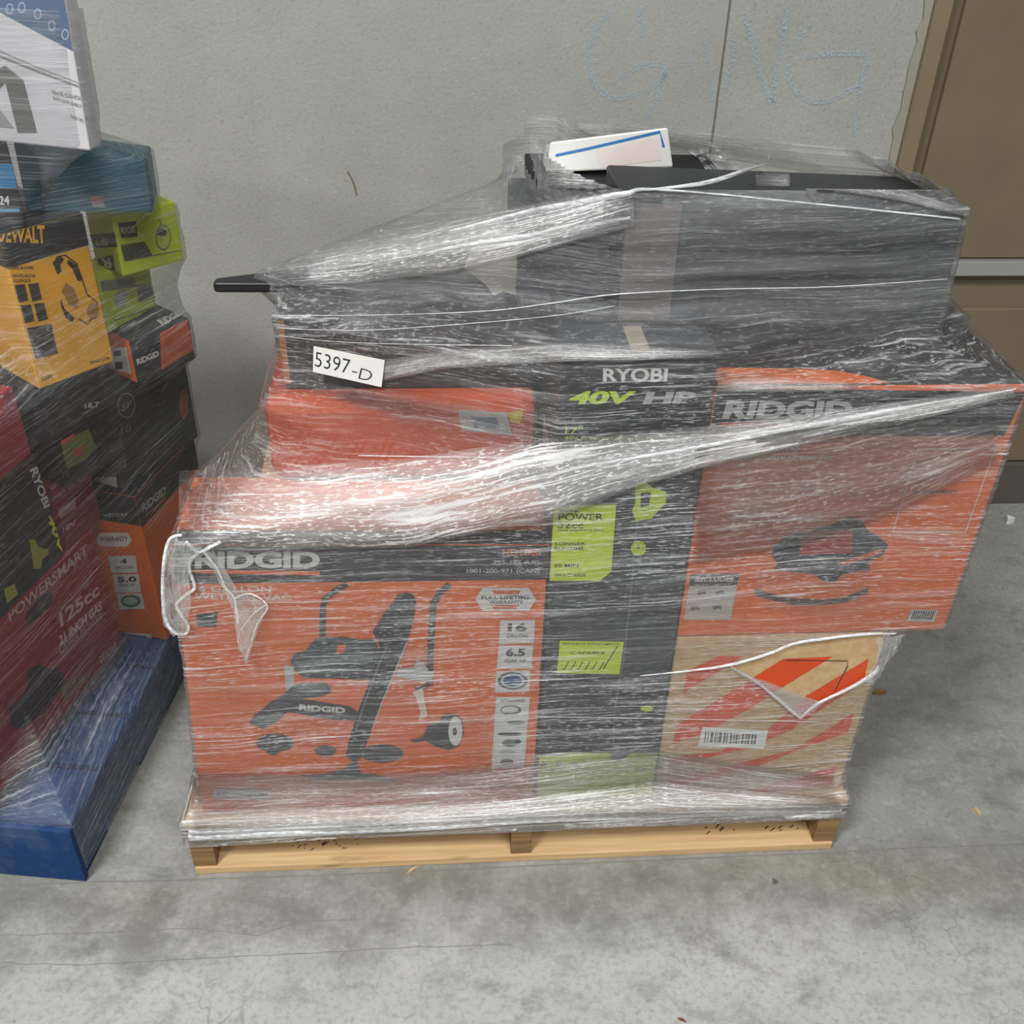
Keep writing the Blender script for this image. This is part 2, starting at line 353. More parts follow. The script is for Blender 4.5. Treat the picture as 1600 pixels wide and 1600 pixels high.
# ------------------------------------------------------------------ cartons and their print
class Face:
    """one printed side of a carton: corners BL BR TR TL in world space"""
    def __init__(s, bl, br, tr, tl, obj, origin):
        s.c = [Vector(v) for v in (bl, br, tr, tl)]; s.obj = obj; s.og = Vector(origin)
        s.n = (s.c[1] - s.c[0]).cross(s.c[3] - s.c[0]).normalized(); s.layer = 0; s.par = None
    def P(s, u, v):
        a, b, c, d = s.c; return (a * (1 - u) + b * u) * (1 - v) + (d * (1 - u) + c * u) * v
    def uv(s, px, py):
        r = ray(px, py); t = (s.c[0] - CAM).dot(s.n) / r.dot(s.n); q = CAM + r * t
        u = v = 0.5
        for _ in range(12):
            e = q - s.P(u, v); du = (s.P(u + 1e-4, v) - s.P(u, v)) / 1e-4; dv = (s.P(u, v + 1e-4) - s.P(u, v)) / 1e-4
            A = np.array([[du.dot(du), du.dot(dv)], [du.dot(dv), dv.dot(dv)]]); bb = np.array([e.dot(du), e.dot(dv)])
            d_ = np.linalg.solve(A, bb); u += d_[0]; v += d_[1]
        return u, v
    def put(s, name, uvs, faces, mat, lift=None):
        s.layer += 1; z = lift if lift is not None else 0.0004 + 0.00003 * s.layer
        cl = lambda t: min(max(t, 0.002), 0.998)
        vs_ = [s.P(cl(u), cl(v)) + s.n * z for u, v in uvs]
        return link(name, pymesh(name, vs_, faces, s.og), s.par or s.obj, mat)
    def sub(s, o=None): s.par = o
    def poly(s, name, px, mat): return s.put(name, [s.uv(*p) for p in px], [tuple(range(len(px)))], mat)
    def polyuv(s, name, uvs, mat): return s.put(name, uvs, [tuple(range(len(uvs)))], mat)
    def rect(s, name, u0, v0, u1, v1, mat): return s.polyuv(name, [(u0, v0), (u1, v0), (u1, v1), (u0, v1)], mat)
    def ell(s, name, c, rx, ry, mat, n=20): return s.poly(name, [(c[0] + rx * math.cos(2 * math.pi * k / n), c[1] + ry * math.sin(2 * math.pi * k / n)) for k in range(n)], mat)
    def line(s, name, px, wd, mat):
        L, R = [], []
        for i, p in enumerate(px):
            a = px[max(i - 1, 0)]; b = px[min(i + 1, len(px) - 1)]; dx, dy = b[0] - a[0], b[1] - a[1]; l = math.hypot(dx, dy) or 1
            L.append((p[0] - dy / l * wd / 2, p[1] + dx / l * wd / 2)); R.append((p[0] + dy / l * wd / 2, p[1] - dx / l * wd / 2))
        pts_ = [s.uv(*q) for q in L + R]; n = len(px)
        return s.put(name, pts_, [(i, i + 1, n + i + 1, n + i) for i in range(n - 1)], mat)
    def text(s, txt, quad, mat, bold=0.02, name='printed_text', shear=0.0):
        """quad: pixel corners TL TR BR BL of the word's box"""
        q = [s.uv(*p) for p in quad]; vs_, fs = glyphs(txt, bold, shear)
        out = []
        for x, y in vs_:
            a = [q[3][k] * (1 - x) + q[2][k] * x for k in (0, 1)]; b = [q[0][k] * (1 - x) + q[1][k] * x for k in (0, 1)]
            out.append((a[0] * (1 - y) + b[0] * y, a[1] * (1 - y) + b[1] * y))
        return s.put(name, out, fs, mat)
    def box4(s, x0, y0, x1, y1): return [(x0, y0), (x1, y0), (x1, y1), (x0, y1)]
_gl = {}
def glyphs(txt, bold, shear):
    k = (txt, bold, shear)
    if k not in _gl:
        cu = bpy.data.curves.new('t', 'FONT'); cu.body = txt; cu.offset = bold; cu.shear = shear; cu.resolution_u = 3
        ob = bpy.data.objects.new('t', cu); COL.objects.link(ob); dg = bpy.context.evaluated_depsgraph_get()
        me = bpy.data.meshes.new_from_object(ob.evaluated_get(dg)); vs_ = [(v.co.x, v.co.y) for v in me.vertices]; fs = [tuple(p.vertices) for p in me.polygons]
        bpy.data.objects.remove(ob); bpy.data.curves.remove(cu); bpy.data.meshes.remove(me)
        x0 = min(v[0] for v in vs_); x1 = max(v[0] for v in vs_); y0 = min(v[1] for v in vs_); y1 = max(v[1] for v in vs_)
        _gl[k] = ([((a - x0) / (x1 - x0), (b - y0) / (y1 - y0)) for a, b in vs_], fs)
    return _gl[k]

BOXES = {}     # name -> eight corners, for the film
class Carton:
    def __init__(s, key, c8, label, mat, cat='box', name='carton', bevel=0.004, group=None):
        s.c = [Vector(v) for v in c8]; BOXES[key] = s.c
        s.og = sum(s.c[:4], Vector()) / 4
        s.root = empty(name, s.og, label, cat, group)
        s.body = link('body', hexa('body', s.c, s.og, bevel), s.root, mat)
    def face(s, which):
        i = {'front': (0, 1, 5, 4), 'right': (1, 2, 6, 5), 'left': (3, 0, 4, 7), 'top': (4, 5, 6, 7)}[which]
        return Face(*[s.c[k] for k in i], s.root, s.og)
def yawbox(x, y, a, d, w_, z0, z1):
    """near right-hand corner, heading a (deg) of the right side, depth d, width w_ to the left"""
    a = math.radians(a); D = Vector((math.sin(a), math.cos(a), 0)) * d; W = Vector((-math.cos(a), math.sin(a), 0)) * w_
    n = Vector((x, y, z0)); H = Vector((0, 0, z1 - z0)); b = [n + W, n, n + D, n + D + W]
    return b + [v + H for v in b]

ORANGE = ink(206, 100, 30); ORANGE_D = ink(190, 78, 30); BLACK = ink(30, 31, 34); CHAR = ink(48, 50, 53); GREY = ink(92, 95, 98); LGREY = ink(170, 170, 168)
WHITE = ink(222, 222, 218); OFFW = ink(198, 198, 194); LIME = ink(190, 206, 40); LIMEB = ink(196, 218, 36); RED = ink(132, 14, 20); DRED = ink(112, 22, 32); YEL = ink(226, 166, 24); BLUE = ink(40, 60, 130)
TEAL = ink(44, 104, 122); PALE = ink(206, 196, 186); TAPE = ink(186, 166, 132, 0.3)

FY = 1.215
# --- main pallet: lower left, the sixteen gallon vacuum
b = Carton('LB', [(-.432, FY, .146), (.154, FY, .146), (.154, 1.395, .146), (-.43, 1.395, .146), (-.392, FY, .735), (.157, FY, .722), (.157, 1.395, .722), (-.392, 1.395, .735)],
           'large orange vacuum carton with black header, 16 gallon panel and wheeled vac picture', ORANGE, 'box', 'vacuum_carton', 0.0015)
f = b.face('front')
def Z5(x, y): return (280 + x * .325, 820 + y * .325)
def Z6(x, y): return (640 + x * .325, 820 + y * .325)
f.poly('header_band', [(262, 835), (870, 838), (858, 905), (272, 912)], BLACK)
f.text('RIDGID', [(304, 861), (500, 861), (500, 888), (304, 888)], OFFW, 0.045, 'printed_logo')
f.poly('logo_rule', [(296, 886 + 4), (500, 892), (500, 899), (296, 895)], ORANGE)
f.text('16 GALLON', [(302, 914), (424, 916), (424, 925), (302, 924)], OFFW, 0.02)
f.text('WET/DRY VAC', [(304, 926), (455, 929), (455, 938), (304, 936)], OFFW, 0.02)
f.poly('printed_photo', [(306, 960), (340, 956), (338, 980), (308, 978)], CHAR)
f.text('HD1800', [(785, 857), (845, 857), (845, 868), (785, 868)], ORANGE, 0.02)
f.text('255-185 (US)', [(770, 875), (843, 875), (843, 884), (770, 884)], LGREY)
f.text('1001-200-971 (CAN)', [(729, 888), (843, 888), (843, 897), (729, 897)], LGREY)
hx = lambda cx_, cy_, w_, h_: [(cx_ - w_, cy_), (cx_ - w_ + h_ * .6, cy_ - h_), (cx_ + w_ - h_ * .6, cy_ - h_), (cx_ + w_, cy_), (cx_ + w_ - h_ * .6, cy_ + h_), (cx_ - w_ + h_ * .6, cy_ + h_)]
f.sub(f.poly('warranty_badge', hx(790, 936, 47, 18), OFFW)); f.poly('badge_bar', [(768, 922), (814, 922), (810, 928), (772, 928)], ORANGE_D); f.poly('badge_bar', [(766, 945), (812, 945), (806, 951), (772, 951)], ORANGE_D)
f.text('FULL LIFETIME', [(752, 930), (828, 930), (828, 936), (752, 936)], CHAR, 0.03); f.text('WARRANTY', [(764, 938), (818, 938), (818, 943), (764, 943)], CHAR, 0.03)
f.sub()
for q, t1, t2 in (([(782, 969), (836, 968), (834, 1004), (779, 1005)], '16', 'GALLONS'), ([(779, 1008), (833, 1008), (831, 1044), (776, 1044)], '6.5', 'PEAK HP')):
    f.sub(); f.sub(f.poly('feature_panel', q, OFFW)); x0, y0 = q[0]
    f.text(t1, [(x0 + 12, y0 + 4), (x0 + 42, y0 + 4), (x0 + 41, y0 + 17), (x0 + 11, y0 + 17)], CHAR, 0.04); f.text(t2, [(x0 + 10, y0 + 21), (x0 + 44, y0 + 21), (x0 + 43, y0 + 27), (x0 + 9, y0 + 27)], CHAR, 0.02)
f.sub(); f.sub(f.poly('feature_panel', [(776, 1048), (829, 1047), (827, 1080), (773, 1081)], OFFW)); f.ell('round_badge', (801, 1063), 24, 14, GREY); f.ell('round_badge', (801, 1063), 18, 11, OFFW); f.ell('round_badge', (801, 1063), 15, 9, BLUE)
f.sub(); f.sub(f.poly('feature_panel', [(775, 1088), (828, 1088), (819, 1199), (768, 1200)], OFFW))
for k, (a_, b_, w_, h_) in enumerate(((798, 1109, 17, 8), (797, 1108, 13, 5), (806, 1128, 14, 3), (796, 1146, 19, 3), (796, 1160, 12, 6), (808, 1158, 6, 4), (793, 1175, 12, 5), (792, 1190, 11, 5))):
    f.ell('accessory_picture', (a_, b_), w_, h_, (GREY, OFFW, GREY, CHAR, GREY, CHAR, LGREY, GREY)[k], 12)
f.text('ACCESSORIES', [(782, 1092), (820, 1092), (820, 1096), (782, 1096)], CHAR)
f.sub(); f.poly('drum_picture', [Z5(*p) for p in ((500, 670), (560, 700), (900, 740), (1180, 760), (1195, 930), (1140, 1060), (980, 1090), (600, 1050), (520, 900))], ink(206, 104, 56))
f.poly('drum_picture', [Z5(*p) for p in ((505, 670), (550, 680), (555, 790), (515, 800))], LGREY)
f.line('handle_picture', [Z5(*p) for p in ((805, 282), (735, 325), (700, 355), (690, 395), (688, 545))], 9, CHAR)
f.line('handle_picture', [Z5(*p) for p in ((1300, 285), (1250, 325), (1222, 375), (1216, 450), (1208, 600), (1203, 770))], 10, CHAR)
f.poly('motor_picture', [Z5(*p) for p in ((535, 655), (550, 620), (610, 600), (650, 550), (700, 538), (790, 535), (870, 550), (940, 545), (960, 600), (960, 735), (880, 742), (600, 732), (562, 705))], ink(58, 62, 68))
f.poly('motor_picture', [Z5(*p) for p in ((560, 655), (930, 640), (930, 660), (570, 680))], ink(112, 116, 122))
f.poly('motor_picture', [Z5(*p) for p in ((570, 690), (930, 690), (930, 712), (600, 716))], GREY)
f.poly('motor_picture', [Z5(*p) for p in ((760, 575), (800, 570), (795, 610), (755, 612))], ORANGE)
f.poly('bracket_picture', [Z5(*p) for p in ((1040, 690), (1130, 680), (1145, 645), (1175, 660), (1200, 700), (1225, 700), (1215, 750), (1160, 745), (1050, 730))], LGREY)
f.poly('bracket_picture', [Z5(*p) for p in ((1130, 775), (1205, 765), (1200, 780), (1140, 795))], CHAR)
f.poly('cord_picture', [Z5(*p) for p in ((1120, 800), (1170, 780), (1180, 850), (1195, 915), (1150, 940), (1160, 900), (1140, 830))], PALE)
f.poly('hose_picture', [Z5(*p) for p in ((1035, 355), (1055, 332), (1090, 322), (1125, 332), (1138, 365), (1130, 440), (1105, 530), (1060, 640), (1000, 780), (945, 920), (905, 1040), (880, 1110), (845, 1135), (800, 1110), (815, 1040), (850, 920), (900, 790), (950, 650), (965, 580), (930, 510), (980, 430))], BLACK)
f.line('hose_highlight', [Z5(*p) for p in ((1095, 560), (1030, 720), (975, 850), (930, 980))], 2.2, LGREY)
f.line('hose_highlight', [Z5(*p) for p in ((1000, 580), (955, 680), (900, 830), (850, 980))], 3.5, GREY)
f.poly('wand_picture', [Z5(*p) for p in ((338, 950), (350, 925), (440, 850), (500, 815), (545, 770), (600, 755), (700, 755), (732, 775), (728, 805), (680, 822), (580, 832), (700, 850), (820, 868), (858, 895), (845, 938), (700, 930), (520, 895), (460, 950), (400, 978))], CHAR)
f.poly('wand_picture', [Z5(*p) for p in ((540, 790), (600, 768), (700, 772), (715, 795), (620, 810))], ink(104, 110, 116))
f.text('RIDGID', [Z5(578, 858), Z5(800, 875), Z5(798, 903), Z5(576, 888)], OFFW, 0.045, 'printed_logo')
for c_, rx, ry in (((460, 1045), 90, 44), ((450, 1085), 30, 18), ((703, 1082), 50, 28), ((975, 1095), 102, 44)): f.ell('accessory_picture', Z5(*c_), rx * .325, ry * .325, ink(52, 55, 60), 16)
f.poly('nozzle_picture', [Z5(*p) for p in ((580, 1198), (700, 1192), (790, 1170), (850, 1120), (868, 1185), (960, 1200), (1045, 1222), (1030, 1238), (860, 1222), (660, 1226))], ink(76, 80, 86))
f.poly('wheel_picture', [Z6(*p) for p in ((62, 1025), (85, 965), (145, 935), (165, 908), (215, 903), (255, 935), (262, 995), (235, 1060), (185, 1078), (120, 1060))], CHAR)
f.poly('wheel_picture', [Z6(*p) for p in ((0, 1030), (70, 1015), (70, 1035), (20, 1042))], CHAR)
f.ell('wheel_disc', Z6(220, 987), 11, 23, OFFW); f.ell('wheel_hub', Z6(217, 990), 3.5, 6, CHAR, 12)
f.poly('address_panel', [(335, 1231), (423, 1233), (422, 1248), (333, 1246)], LGREY); f.text('RIDGID.COM', [(340, 1236), (418, 1237), (418, 1243), (340, 1242)], CHAR)
tf = b.face('top'); tf.rect('header_fold', 0, 0, 1, .2, BLACK); tf.rect('flap_seam', 0, .50, 1, .508, ORANGE_D)

b = Carton('BK', boxc(-.29, .15, 1.40, 1.70, .146, .734), 'plain brown carton standing behind the sixteen gallon vacuum carton', KRAFT, 'box', 'plain_carton', 0.004)
b.face('left').rect('packing_tape', .45, 0, .55, 1, TAPE); b.face('top').rect('packing_tape', 0, .45, 1, .55, TAPE)

# --- tall black and lime trimmer carton
b = Carton('RY', boxc(.161, .371, FY, 1.60, .146, 1.035), 'tall narrow black trimmer carton with lime panels and 40V lettering', CHAR, 'box', 'trimmer_carton', 0.003)
f = b.face('front')
def Z7(x, y): return (820 + x * .2874, 540 + y * .2875)
f.poly('header_band', [(870, 540), (1125, 545), (1100, 690), (860, 690)], ink(18, 19, 24))
f.text('RYOBI', [Z7(425, 122), Z7(780, 122), Z7(772, 196), Z7(425, 196)], WHITE, 0.03, 'printed_logo')
f.text('40V', [Z7(262, 246), Z7(606, 246), Z7(575, 318), Z7(230, 318)], LIMEB, 0.045, 'printed_logo')
f.text('HP', [Z7(665, 250), Z7(940, 250), Z7(915, 316), Z7(642, 316)], LGREY, 0.05, 'printed_logo')
f.text('17"', [Z7(222, 440), Z7(318, 438), Z7(312, 476), Z7(218, 478)], LIMEB, 0.02)
f.text('40V Brushless Attachment Capable', [Z7(216, 490), Z7(880, 486), Z7(875, 514), Z7(214, 516)], LIME, 0.01)
f.text('String Trimmer', [Z7(216, 521), Z7(470, 520), Z7(468, 540), Z7(214, 542)], LIME, 0.01)
f.sub(f.poly('lime_panel', [Z7(*p) for p in ((122, 870), (497, 862), (470, 1225), (410, 1277), (134, 1277))], LIME))
for t_, q in (('MORE', (190, 888, 290, 903)), ('POWER', (182, 910, 428, 950)), ('32cc', (178, 958, 318, 992)), ('GAS EQUIVALENT', (178, 996, 430, 1008)), ('LONGER', (166, 1068, 330, 1085)), ('RUNTIME', (162, 1092, 322, 1110)), ('60 MIN', (160, 1184, 290, 1204)), ('ON A CHARGE', (160, 1236, 330, 1254))):
    f.text(t_, [Z7(q[0], q[1]), Z7(q[2], q[1]), Z7(q[2], q[3]), Z7(q[0], q[3])], CHAR, 0.02)
f.sub(); f.line('shaft_picture', [Z7(610, 950), Z7(580, 1300), Z7(545, 1640), (960, 1110), (958, 1170)], 3, GREY)
f.poly('trimmer_picture', [Z7(*p) for p in ((598, 742), (650, 733), (690, 768), (768, 792), (768, 850), (722, 900), (690, 938), (604, 952), (582, 900), (600, 850))], ink(176, 194, 46))
f.poly('trimmer_picture', [Z7(*p) for p in ((630, 800), (684, 792), (676, 870), (628, 878))], CHAR)
f.ell('trimmer_picture', Z7(617, 1100), 12, 12, ink(176, 194, 46), 14)
f.ell('trimmer_picture', Z7(617, 1090), 3, 3, CHAR, 8)
f.sub(f.poly('lime_card', [Z6(*p) for p in ((722, 555), (1030, 560), (1008, 716), (708, 712))], LIME))
f.text('EXPAND-IT ATTACHMENTS', [Z6(738, 564), Z6(1010, 568), Z6(1008, 578), Z6(736, 575)], CHAR); f.text('CAPABLE', [Z6(775, 606), Z6(940, 608), Z6(938, 620), Z6(773, 618)], CHAR)
for k in range(6): f.line('attachment_picture', [Z6(765 + 34 * k, 655), Z6(745 + 34 * k, 690), Z6(735 + 34 * k, 692)], 1.6, CHAR)
f.line('attachment_picture', [Z6(1000, 580), Z6(930, 690)], 1.8, CHAR)
f.sub(); f.poly('lime_band', [Z6(*p) for p in ((585, 1108), (720, 1108), (750, 1095), (1196, 1093), (1186, 1330), (580, 1330))], LIME)
f.text('TOOL ONLY', [Z6(625, 1165), Z6(780, 1168), Z6(780, 1182), Z6(625, 1180)], GREY); f.text('74.99 cm', [Z6(1050, 1164), Z6(1140, 1164), Z6(1138, 1180), Z6(1048, 1180)], CHAR)
for k in (640, 715, 795): f.ell('tool_picture', Z6(k, 1148), 5, 3.5, CHAR, 10)
f.poly('guard_picture', [Z6(*p) for p in ((965, 1085), (1075, 1080), (1050, 1105), (1010, 1135), (968, 1125))], GREY)
f.ell('trimmer_picture', Z6(1140, 880), 10, 5, LIME, 12)
lf = b.face('left'); lf.rect('side_panel', .55, .72, .98, .97, ink(24, 24, 26)); lf.rect('side_panel', .12, .78, .5, .92, ink(52, 60, 30)); lf.rect('shipping_label', .55, .735, .86, .79, LGREY)
b.face('top').rect('packing_tape', .44, 0, .56, 1, ink(150, 140, 120, 0.3))

# --- kraft carton with orange stripes
b = Carton('ST', boxc(.3745, .722, FY, 1.76, .146, .53), 'brown kraft carton with diagonal orange stripes showing through torn film', KRAFT, 'box', 'striped_carton', 0.004)
f = b.face('front'); STR = ink(206, 74, 30)
def Z1(x, y): return (1020 + x * .2625, 960 + y * .2624)
for q in ([(205, 335), (390, 248), (535, 248), (180, 468)], [(140, 660), (460, 462), (775, 264), (1072, 250), (800, 415), (560, 570), (330, 690), (120, 775)],
          [(640, 720), (920, 480), (1284, 262), (1255, 398), (1010, 560), (820, 690), (560, 800), (100, 900), (110, 850), (400, 815)], [(1195, 585), (1162, 700), (860, 808), (520, 945), (90, 1030), (98, 975), (440, 905), (850, 800)],
          [(1092, 902), (1062, 1010), (700, 1075), (60, 1130), (66, 1085), (600, 1040)]):
    f.poly('orange_stripe', [Z1(*p) for p in q], STR)
f.line('pen_line', [Z1(*p) for p in ((790, 272), (1160, 276), (1158, 310), (1120, 380), (1085, 455))], 1.6, ink(70, 44, 30))
lb_ = f.poly('barcode_label', [Z1(*p) for p in ((295, 668), (687, 690), (660, 800), (268, 782))], WHITE)
f.sub(lb_); random.seed(4); x_ = 312
while x_ < 628:
    w_ = random.choice((5, 8, 12, 16)); f.poly('barcode_bar', [Z1(x_, 698 + (x_ - 312) * .045), Z1(x_ + w_, 698 + (x_ - 312) * .045), Z1(x_ + w_ - 8, 760 + (x_ - 312) * .04), Z1(x_ - 8, 760 + (x_ - 312) * .04)], GREY); x_ += w_ + random.choice((6, 9, 12))
f.sub(); f.line('printed_rule', [Z1(145, 672), Z1(275, 676)], 2, OFFW)
b.face('top').rect('packing_tape', 0, .42, 1, .58, TAPE)

# --- orange contractor vacuum carton overhanging on the right
b = Carton('RR', boxc(.3735, .814, FY, 1.74, .534, .983), 'orange vacuum carton with black header perched above the striped kraft carton', ORANGE, 'box', 'vacuum_carton', 0.0012)
f = b.face('front')
def Z8(x, y): return (1040 + x * .35, 560 + y * .35)
f.poly('header_band', [Z8(*p) for p in ((190, 120), (1620, 150), (1510, 346), (170, 342))], BLACK)
f.text('RIDGID', [Z8(276, 186), Z8(842, 188), Z8(830, 272), Z8(250, 270)], LGREY, 0.045, 'printed_logo')
f.poly('logo_rule', [Z8(*p) for p in ((248, 286), (822, 288), (818, 304), (244, 302))], ORANGE_D)
f.text('GALLON', [Z8(240, 390), Z8(598, 390), Z8(594, 414), Z8(236, 414)], OFFW, 0.02); f.text('WET/DRY CONTRACTOR VAC', [Z8(215, 434), Z8(760, 434), Z8(756, 456), Z8(212, 456)], OFFW, 0.02)
for q in ([(1125, 402), (1470, 402)], [(1470, 402), (1338, 776)], [(1338, 776), (1014, 772)], [(1014, 772), (1125, 402)]): f.line('outline_rule', [Z8(*p) for p in q], 1.6, PALE)
f.text('100% TOUGH WARRANTY', [Z8(1100, 586), Z8(1302, 586), Z8(1298, 606), Z8(1096, 604)], ink(110, 56, 40))
f.poly('drum_picture', [Z8(*p) for p in ((398, 985), (430, 945), (520, 930), (900, 930), (915, 985), (905, 1060), (880, 1120), (760, 1145), (560, 1145), (440, 1110), (400, 1050))], ink(196, 104, 58))
f.poly('drum_band', [Z8(*p) for p in ((396, 1025), (530, 1066), (700, 1076), (800, 1064), (905, 1022), (900, 1048), (800, 1090), (690, 1100), (560, 1100), (400, 1060))], ink(80, 66, 62))
f.poly('drum_highlight', [Z8(*p) for p in ((480, 1062), (560, 1050), (640, 1052), (560, 1066))], PALE)
f.poly('motor_picture', [Z8(*p) for p in ((470, 872), (492, 830), (540, 795), (620, 768), (730, 745), (820, 708), (872, 714), (902, 768), (958, 800), (992, 832), (966, 880), (905, 905), (915, 946), (842, 952), (790, 962), (752, 1000), (700, 992), (660, 962), (560, 950), (480, 944), (500, 915))], ink(60, 58, 62))
f.poly('motor_panel', [Z8(*p) for p in ((612, 770), (836, 764), (832, 866), (596, 878))], ink(150, 54, 44))
f.poly('motor_trim', [Z8(*p) for p in ((760, 915), (960, 848), (968, 866), (800, 925))], ink(190, 96, 60))
f.poly('inset_panel', [Z8(*p) for p in ((112, 962), (330, 958), (290, 1166), (80, 1166))], ink(172, 162, 154)); f.poly('inset_header', [Z8(*p) for p in ((112, 962), (330, 958), (318, 1012), (103, 1014))], ink(74, 66, 64))
f.text('INCLUDES', [Z8(135, 974), Z8(305, 971), Z8(300, 994), Z8(130, 996)], PALE)
for c_ in ((160, 1045), (240, 1045), (130, 1115), (228, 1112)): f.poly('accessory_picture', [Z8(c_[0] - 20, c_[1] - 10), Z8(c_[0] + 18, c_[1] - 12), Z8(c_[0] + 20, c_[1] + 8), Z8(c_[0] + 6, c_[1] + 2), Z8(c_[0] - 16, c_[1] + 12)], ink(110, 100, 96))
f.sub(f.poly('barcode_label', [Z8(*p) for p in ((1098, 1120), (1216, 1122), (1196, 1175), (1075, 1170))], LGREY))
for k in range(9): f.poly('barcode_bar', [Z8(1108 + k * 11, 1126), Z8(1114 + k * 11, 1126), Z8(1098 + k * 11, 1164), Z8(1092 + k * 11, 1164)], CHAR)
tf = b.face('top'); tf.rect('dark_top_print', 0, 0, 1, 1, ink(36, 34, 36)); tf.polyuv('orange_top_print', [(0.01, .012), (.56, .012), (.5, .05), (.42, .085), (.3, .10), (0.01, .11)], ORANGE)

# --- second layer, set back: low orange carton, dark cartons, black board
b = Carton('OR', boxc(-.268, .150, 1.372, 1.66, .737, .882), 'low plain orange carton set back on the sixteen gallon vacuum carton', ink(184, 74, 28), 'box', 'low_carton', 0.022)
f = b.face('front'); f.poly('shipping_label', [(716, 640), (792, 645), (800, 680), (722, 672)], LGREY); f.poly('label_print', [(735, 650), (775, 652), (782, 670), (742, 668)], ink(104, 120, 140)); f.poly('yellow_tab', [(792, 645), (818, 640), (812, 662), (798, 660)], ink(190, 170, 40))
b = Carton('DK', boxc(-.236, .148, 1.405, 1.62, .884, 1.008), 'dark grey carton under the thin black board', ink(50, 46, 46), 'box', 'dark_carton', 0.006)
f = b.face('front'); f.rect('edge_tape', 0, .08, .025, .92, ink(170, 112, 60)); f.rect('rub_mark', .2, .5, .8, .56, ink(72, 60, 58))
SLABM = mat_paint('black_plastic_board', srgb(24, 24, 26), 0.3)
BOXES['SL'] = [Vector((x_, y_, z_)) for z_ in (1.010, 1.027) for x_, y_ in ((-.337, 1.475), (.085, 1.47), (.085, 1.64), (-.337, 1.497))]
sl = link('flat_board', hexa('flat_board', BOXES['SL'], (-.12, 1.7, 1.010), 0.006, 3), mat=SLABM); sl.location = (-.12, 1.7, 1.010); tag(sl, 'thin black board whose edge pokes out of the film on the left', 'board')
b = Carton('BL', boxc(.112, .2365, 1.36, 1.62, 1.037, 1.142), 'plain dark navy carton beside the torn pale foam', ink(34, 37, 46), 'box', 'navy_carton', 0.003)
b.face('front').rect('edge_wear', 0, .93, 1, 1, ink(60, 62, 70))
b = Carton('FL', boxc(.385, .76, 1.33, 1.72, .986, 1.034), 'added flat black filler darkening the gap between the contractor vacuum carton and the wide black carton', ink(32, 33, 36), 'box', 'gap_filler_carton', 0.003)  # added filler, its black standing in for shade in the gap
b.face('front').rect('printed_rule', .02, .3, .98, .4, ink(60, 60, 64))
b = Carton('BR', [(.243, 1.295, 1.037), (.705, 1.295, 1.037), (.705, 1.475, 1.037), (.243, 1.475, 1.037), (.243, 1.295, 1.214), (.698, 1.295, 1.203), (.69, 1.475, 1.19), (.243, 1.475, 1.205)],
           'wide black carton on top of the load under tightly stretched film', ink(40, 42, 46), 'box', 'wide_black_carton', 0.004)
f = b.face('front'); f.rect('shiny_strip', .005, .05, .16, .97, ink(96, 88, 86)); f.poly('scuff', [(1442, 348), (1470, 352), (1465, 385), (1450, 372)], BLACK)  # shiny strip beside the corner, its sheen given as a paler colour
b = Carton('TB', boxc(.139, .43, 1.50, 1.64, 1.143, 1.174), 'thin black carton carrying the white carton', ink(14, 15, 17), 'box', 'thin_carton', 0.002)
b.face('front').rect('grey_edge', 0, .62, 1, .97, ink(62, 64, 60))
wy = 1.53
WB = [atY(852, 283, wy), atY(1052, 262, wy), atY(1044, 199, wy), atY(860, 222, wy)]
bk = Vector((0.0, .06, -.02))
WB[0].z = max(WB[0].z, 1.176); WB[1].z = max(WB[1].z, 1.176)
b = Carton('WH', [WB[0], WB[1], WB[1] + Vector((0, .06, 0)), WB[0] + Vector((0, .06, 0)), WB[3], WB[2], WB[2] + bk, WB[3] + bk], 'tilted white carton with a blue printed border at the very top', WHITE, 'box', 'white_carton', 0.003)
f = b.face('front'); f.line('blue_border', [(868, 243), (920, 232), (1031, 206), (1037, 230)], 4.5, ink(60, 120, 180)); f.poly('pale_panel', [(930, 236), (1026, 214), (1034, 250), (940, 262)], ink(226, 214, 210))
# torn foam wedge beside the navy carton
q = [atY(a, c_, 1.40) for a, c_ in ((728, 420), (760, 446), (772, 462), (785, 455), (814, 464), (817, 372), (790, 378), (740, 396))]
n_ = len(q); me = pymesh('foam_sheet', q + [v + Vector((0, .03, 0)) for v in q], [tuple(range(n_)), tuple(range(2 * n_ - 1, n_ - 1, -1))] + [(i, i + n_, (i + 1) % n_ + n_, (i + 1) % n_) for i in range(n_)], q[2])
fo = link('foam_sheet', me, mat=mat_paint('pale_foam', srgb(196, 194, 184), 0.9)); fo.location = q[2]; tag(fo, 'torn pale foam sheet standing between the black board and navy carton', 'foam')

